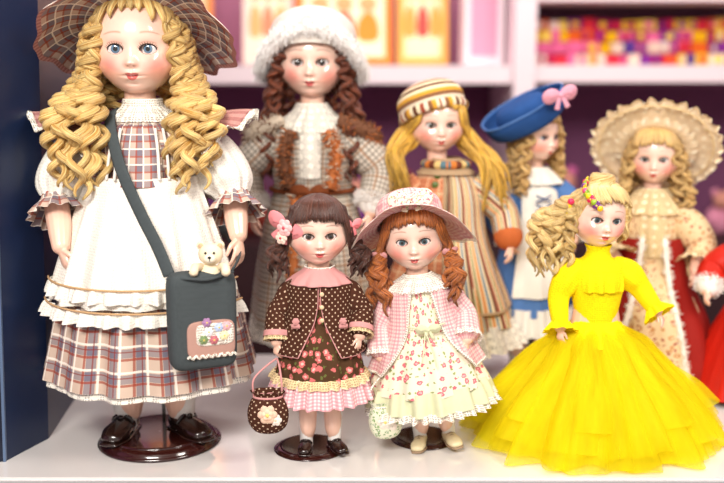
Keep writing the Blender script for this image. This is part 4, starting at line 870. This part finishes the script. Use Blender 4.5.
# ================================================================ DOLL H : yellow gown
M_yl=eyelet('yellow_lace_bodice',(1.0,.90,.05),.0028,.86,.6); M_ys=plain('yellow_satin',(1.0,.93,.10),.5,var=.12,scale=30)
T_y=tulle('yellow_tulle',(1.0,.96,.12),.46)
H_plat=hairmat('hair_platinum',(.80,.60,.28),(1.0,.90,.64))
Y=Doll((.303,.068,0),4,.250,.080,hx=-.001,pitch=2,yaw=4,roll=5)
armY=[dict(j=[(-.032,.0,.222),(-.050,-.002,.185),(-.052,-.022,.148)],d=(-.05,-.25,-1),n=(.8,.5,0),th=1,L=.025),
      dict(j=[(.032,.0,.222),(.056,-.004,.196),(.073,-.024,.168)],d=(.35,-.4,-.6),n=(-.6,.4,-.3),th=-1,L=.025)]
Y.body(.036,.230,armY,.014,.11,.0007,leg_r=.8); Y.shoes(.016,.03,basic('yellow_shoe',(.95,.8,.1),.3),.04)
Y.head((.32,.40,.42),(.62,.42,.26),(.86,.28,.30),.14); Y.cap(H_plat,1.09,48,112)
m=MB(); Y.fringe(m,15,60,56,8,.1,1.14,sweep=.25)
for i in range(14):
    a=i*.7; tube(m,[hs(.5,a,1.1),np.array([.32*math.cos(a),.12+.3*math.sin(a),1.14]),np.array([.3*math.cos(a+1.2),.12+.3*math.sin(a+1.2),1.26]),np.array([.1*math.cos(a+2),.12+.1*math.sin(a+2),1.3])],[.09,.11,.08,.03],8,True,5)
for i in range(40):
    ph=random.uniform(-160,-62); r0=hs(.9,math.radians(ph),1.1); xx=random.uniform(-2.05,-.85); k_=np.array([-1.05,.12,.25])+np.random.randn(3)*.08
    m1=np.array([xx*.9-.15,random.uniform(-.2,.3),random.uniform(-.05,.25)+.2*(xx<-1.4)*-1]); m2=np.array([xx-.05,random.uniform(-.25,.4),random.uniform(-.8,-.5)]); e=np.array([xx+random.uniform(-.1,.2),random.uniform(-.3,.4),random.uniform(-2.1,-1.1)])
    ringlet(m,[r0,k_,m1,m2,e],random.uniform(.13,.19),random.uniform(5,7),.095,.6,.3)
for sd in (-1,1):
    ringlet(m,[hs(.8,sd*.95,1.1),hs(1.3,sd*1.15,1.1),np.array([sd*.88,-.35,-.7])],.06,4,.045,.5,.4)
for i in range(10): ph=60+i*9; strand(m,[hs(.8,math.radians(ph),1.12),hs(1.3,math.radians(ph+8),1.12),hs(1.9,math.radians(ph+25),1.05)],.09)
for i in range(9): ringlet(m,[hs(1.2,math.radians(75+i*10),1.1),np.array([.92,.05,-.3]),np.array([random.uniform(.75,.95),random.uniform(0,.4),random.uniform(-.9,-.6)])],.10,3,.07,.5,.3)
Y.hpart('hair',m,H_plat)
m=MB()
bc_=[(.95,.85,.1),(.88,.15,.35),(.62,.75,.15),(.45,.2,.5),(.95,.75,.1),(.92,.3,.5),(.55,.7,.2)]
for i in range(12):
    a=-1.75+i*.11; p=hs(.5+.07*i,a+.15,1.24); 
    if i%2==0: flower(m,p,.15,bc_[i%7],(.95,.9,.3),Matrix.Rotation(a,4,'Z'),5)
    else: ell(m,p,(.10,.10,.10),8,col=lin(bc_[i%7]))
for k in range(5): ell(m,(-1.08-.05*k,-.25+.03*k,.42-.17*k),(.11,.11,.11),8,col=lin(bc_[(k*3+1)%7]))
tube(m,[hs(.50+.07*i,-1.60+i*.11,1.15) for i in range(12)],.03,6,col=lin((.9,.4,.5)))
Y.hpart('bead_flower_headband',m,M_attrgl)
m=MB(); loft(m,[(.249,.0150,.0150),(.243,.0150,.0150),(.236,.019,.018),(.230,.030,.023),(.222,.035,.027),(.205,.036,.030),(.185,.032,.028),(.158,.027,.025),(.150,.028,.026)],80,sub=5); loft(m,[(.248,.0150,.0150),(.253,.0165,.0165,0,0,.12)],100,nfold=18,sub=2); Y.part('lace_bodice',m,M_yl)
m=MB()
loft(m,[(.222,.036,.030),(.208,.038,.0335,0,0,.06),(.196,.037,.034,0,0,.1)],120,-.75,.75,nfold=14,sub=3); loft(m,[(.156,.029,.027),(.140,.040,.037,0,0,.1),(.128,.050,.047,0,0,.14)],160,nfold=12,sub=4); Y.part('peplum',m,M_yl)
for a in armY:
    j=[np.array(q) for q in a['j']]; c_=j[1]*.2+j[2]*.8; sg=np.sign(j[0][0])
    m=MB(); tube(m,[j[0]+np.array([-sg*.008,0,.001]),j[0]*.6+j[1]*.4,j[1],c_],[.0150,.0185,.0145,.011],28,True,6,nfold=6,amp=[.05,.08,.03,.02]); Y.part('lace_sleeve',m,M_yl)
    dv=nrm(j[2]-j[1]); m=MB(); tube(m,[c_-dv*.001,c_+dv*.006,c_+dv*.012],[.0105,.016,.021],60,False,3,nfold=10,amp=.14); Y.part('cuff_frill',m,M_yl)
m=MB(); loft(m,[(.152,.027,.025),(.135,.040,.037,0,0,.05),(.10,.068,.064,0,0,.09),(.05,.098,.092,0,0,.1),(.006,.114,.108,0,0,.11)],200,nfold=15,seed=1,sub=5); Y.part('satin_underskirt',m,M_ys)
m=MB()
for i,(R,z1,top) in enumerate([(.126,.03,.150),(.146,.004,.148),(.155,.006,.146),(.138,.045,.150),(.160,.003,.144),(.151,.022,.147)]):
    ry=R*.92; loft(m,[(top,.028,.026,0,0,.02),(top-.016,.048+.003*i,.045,0,0,.10),(top-.045,R*.56,ry*.56,0,0,.13),(z1+(top-z1)*.28,R*.85,ry*.85,0,0,.13),(z1,R,ry,0,0,.15)],260,nfold=[7,9,11,8,13,10][i],seed=20+i,sub=6,rref=.12,zamp=.008 if z1>.015 else 0)
m.fn(lambda v:np.column_stack([v[:,0]*np.where(v[:,0]>0,1.03,1.0),np.maximum(v[:,1],-.1445),np.maximum(v[:,2],.0015)])); Y.part('tulle_skirt',m,T_y)

# ================================================================ LIGHT & CAMERA
def area(name,loc,tgt,size,e,col=(1,1,1)):
    l=bpy.data.lights.new(name,'AREA'); l.shape='RECTANGLE'; l.size=size[0]; l.size_y=size[1]; l.energy=e; l.color=col
    o=bpy.data.objects.new(name,l); sc.collection.objects.link(o); o.location=loc; o.rotation_euler=(Vector(tgt)-Vector(loc)).to_track_quat('-Z','Y').to_euler()
area('shop_light_front',(-.45,-1.8,1.45),(0,.1,.2),(.8,.5),52,(1,.955,.89))
area('shop_light_side',(1.3,-.9,1.5),(.2,.2,.2),(.5,.5),18,(1,.94,.86))
area('shop_light_ceiling',(0,.5,1.85),(0,.5,0),(1.6,.4),16,(1,.95,.90))
area('shop_light_shelf',(0,.95,1.7),(.1,1.4,.5),(2.2,.2),11,(1,.90,.87))
w=bpy.data.worlds.new('World'); sc.world=w; w.use_nodes=True; bg=w.node_tree.nodes['Background']; bg.inputs[0].default_value=(1,.93,.87,1); bg.inputs[1].default_value=.72
cam=bpy.data.cameras.new('Camera'); co=bpy.data.objects.new('Camera',cam); sc.collection.objects.link(co)
co.location=(0,-1.2,.48); co.rotation_euler=(math.radians(80),0,0); cam.lens=50; cam.sensor_width=36; cam.clip_start=.05
cam.dof.use_dof=True; cam.dof.focus_distance=1.2; cam.dof.aperture_fstop=2.2
sc.camera=co
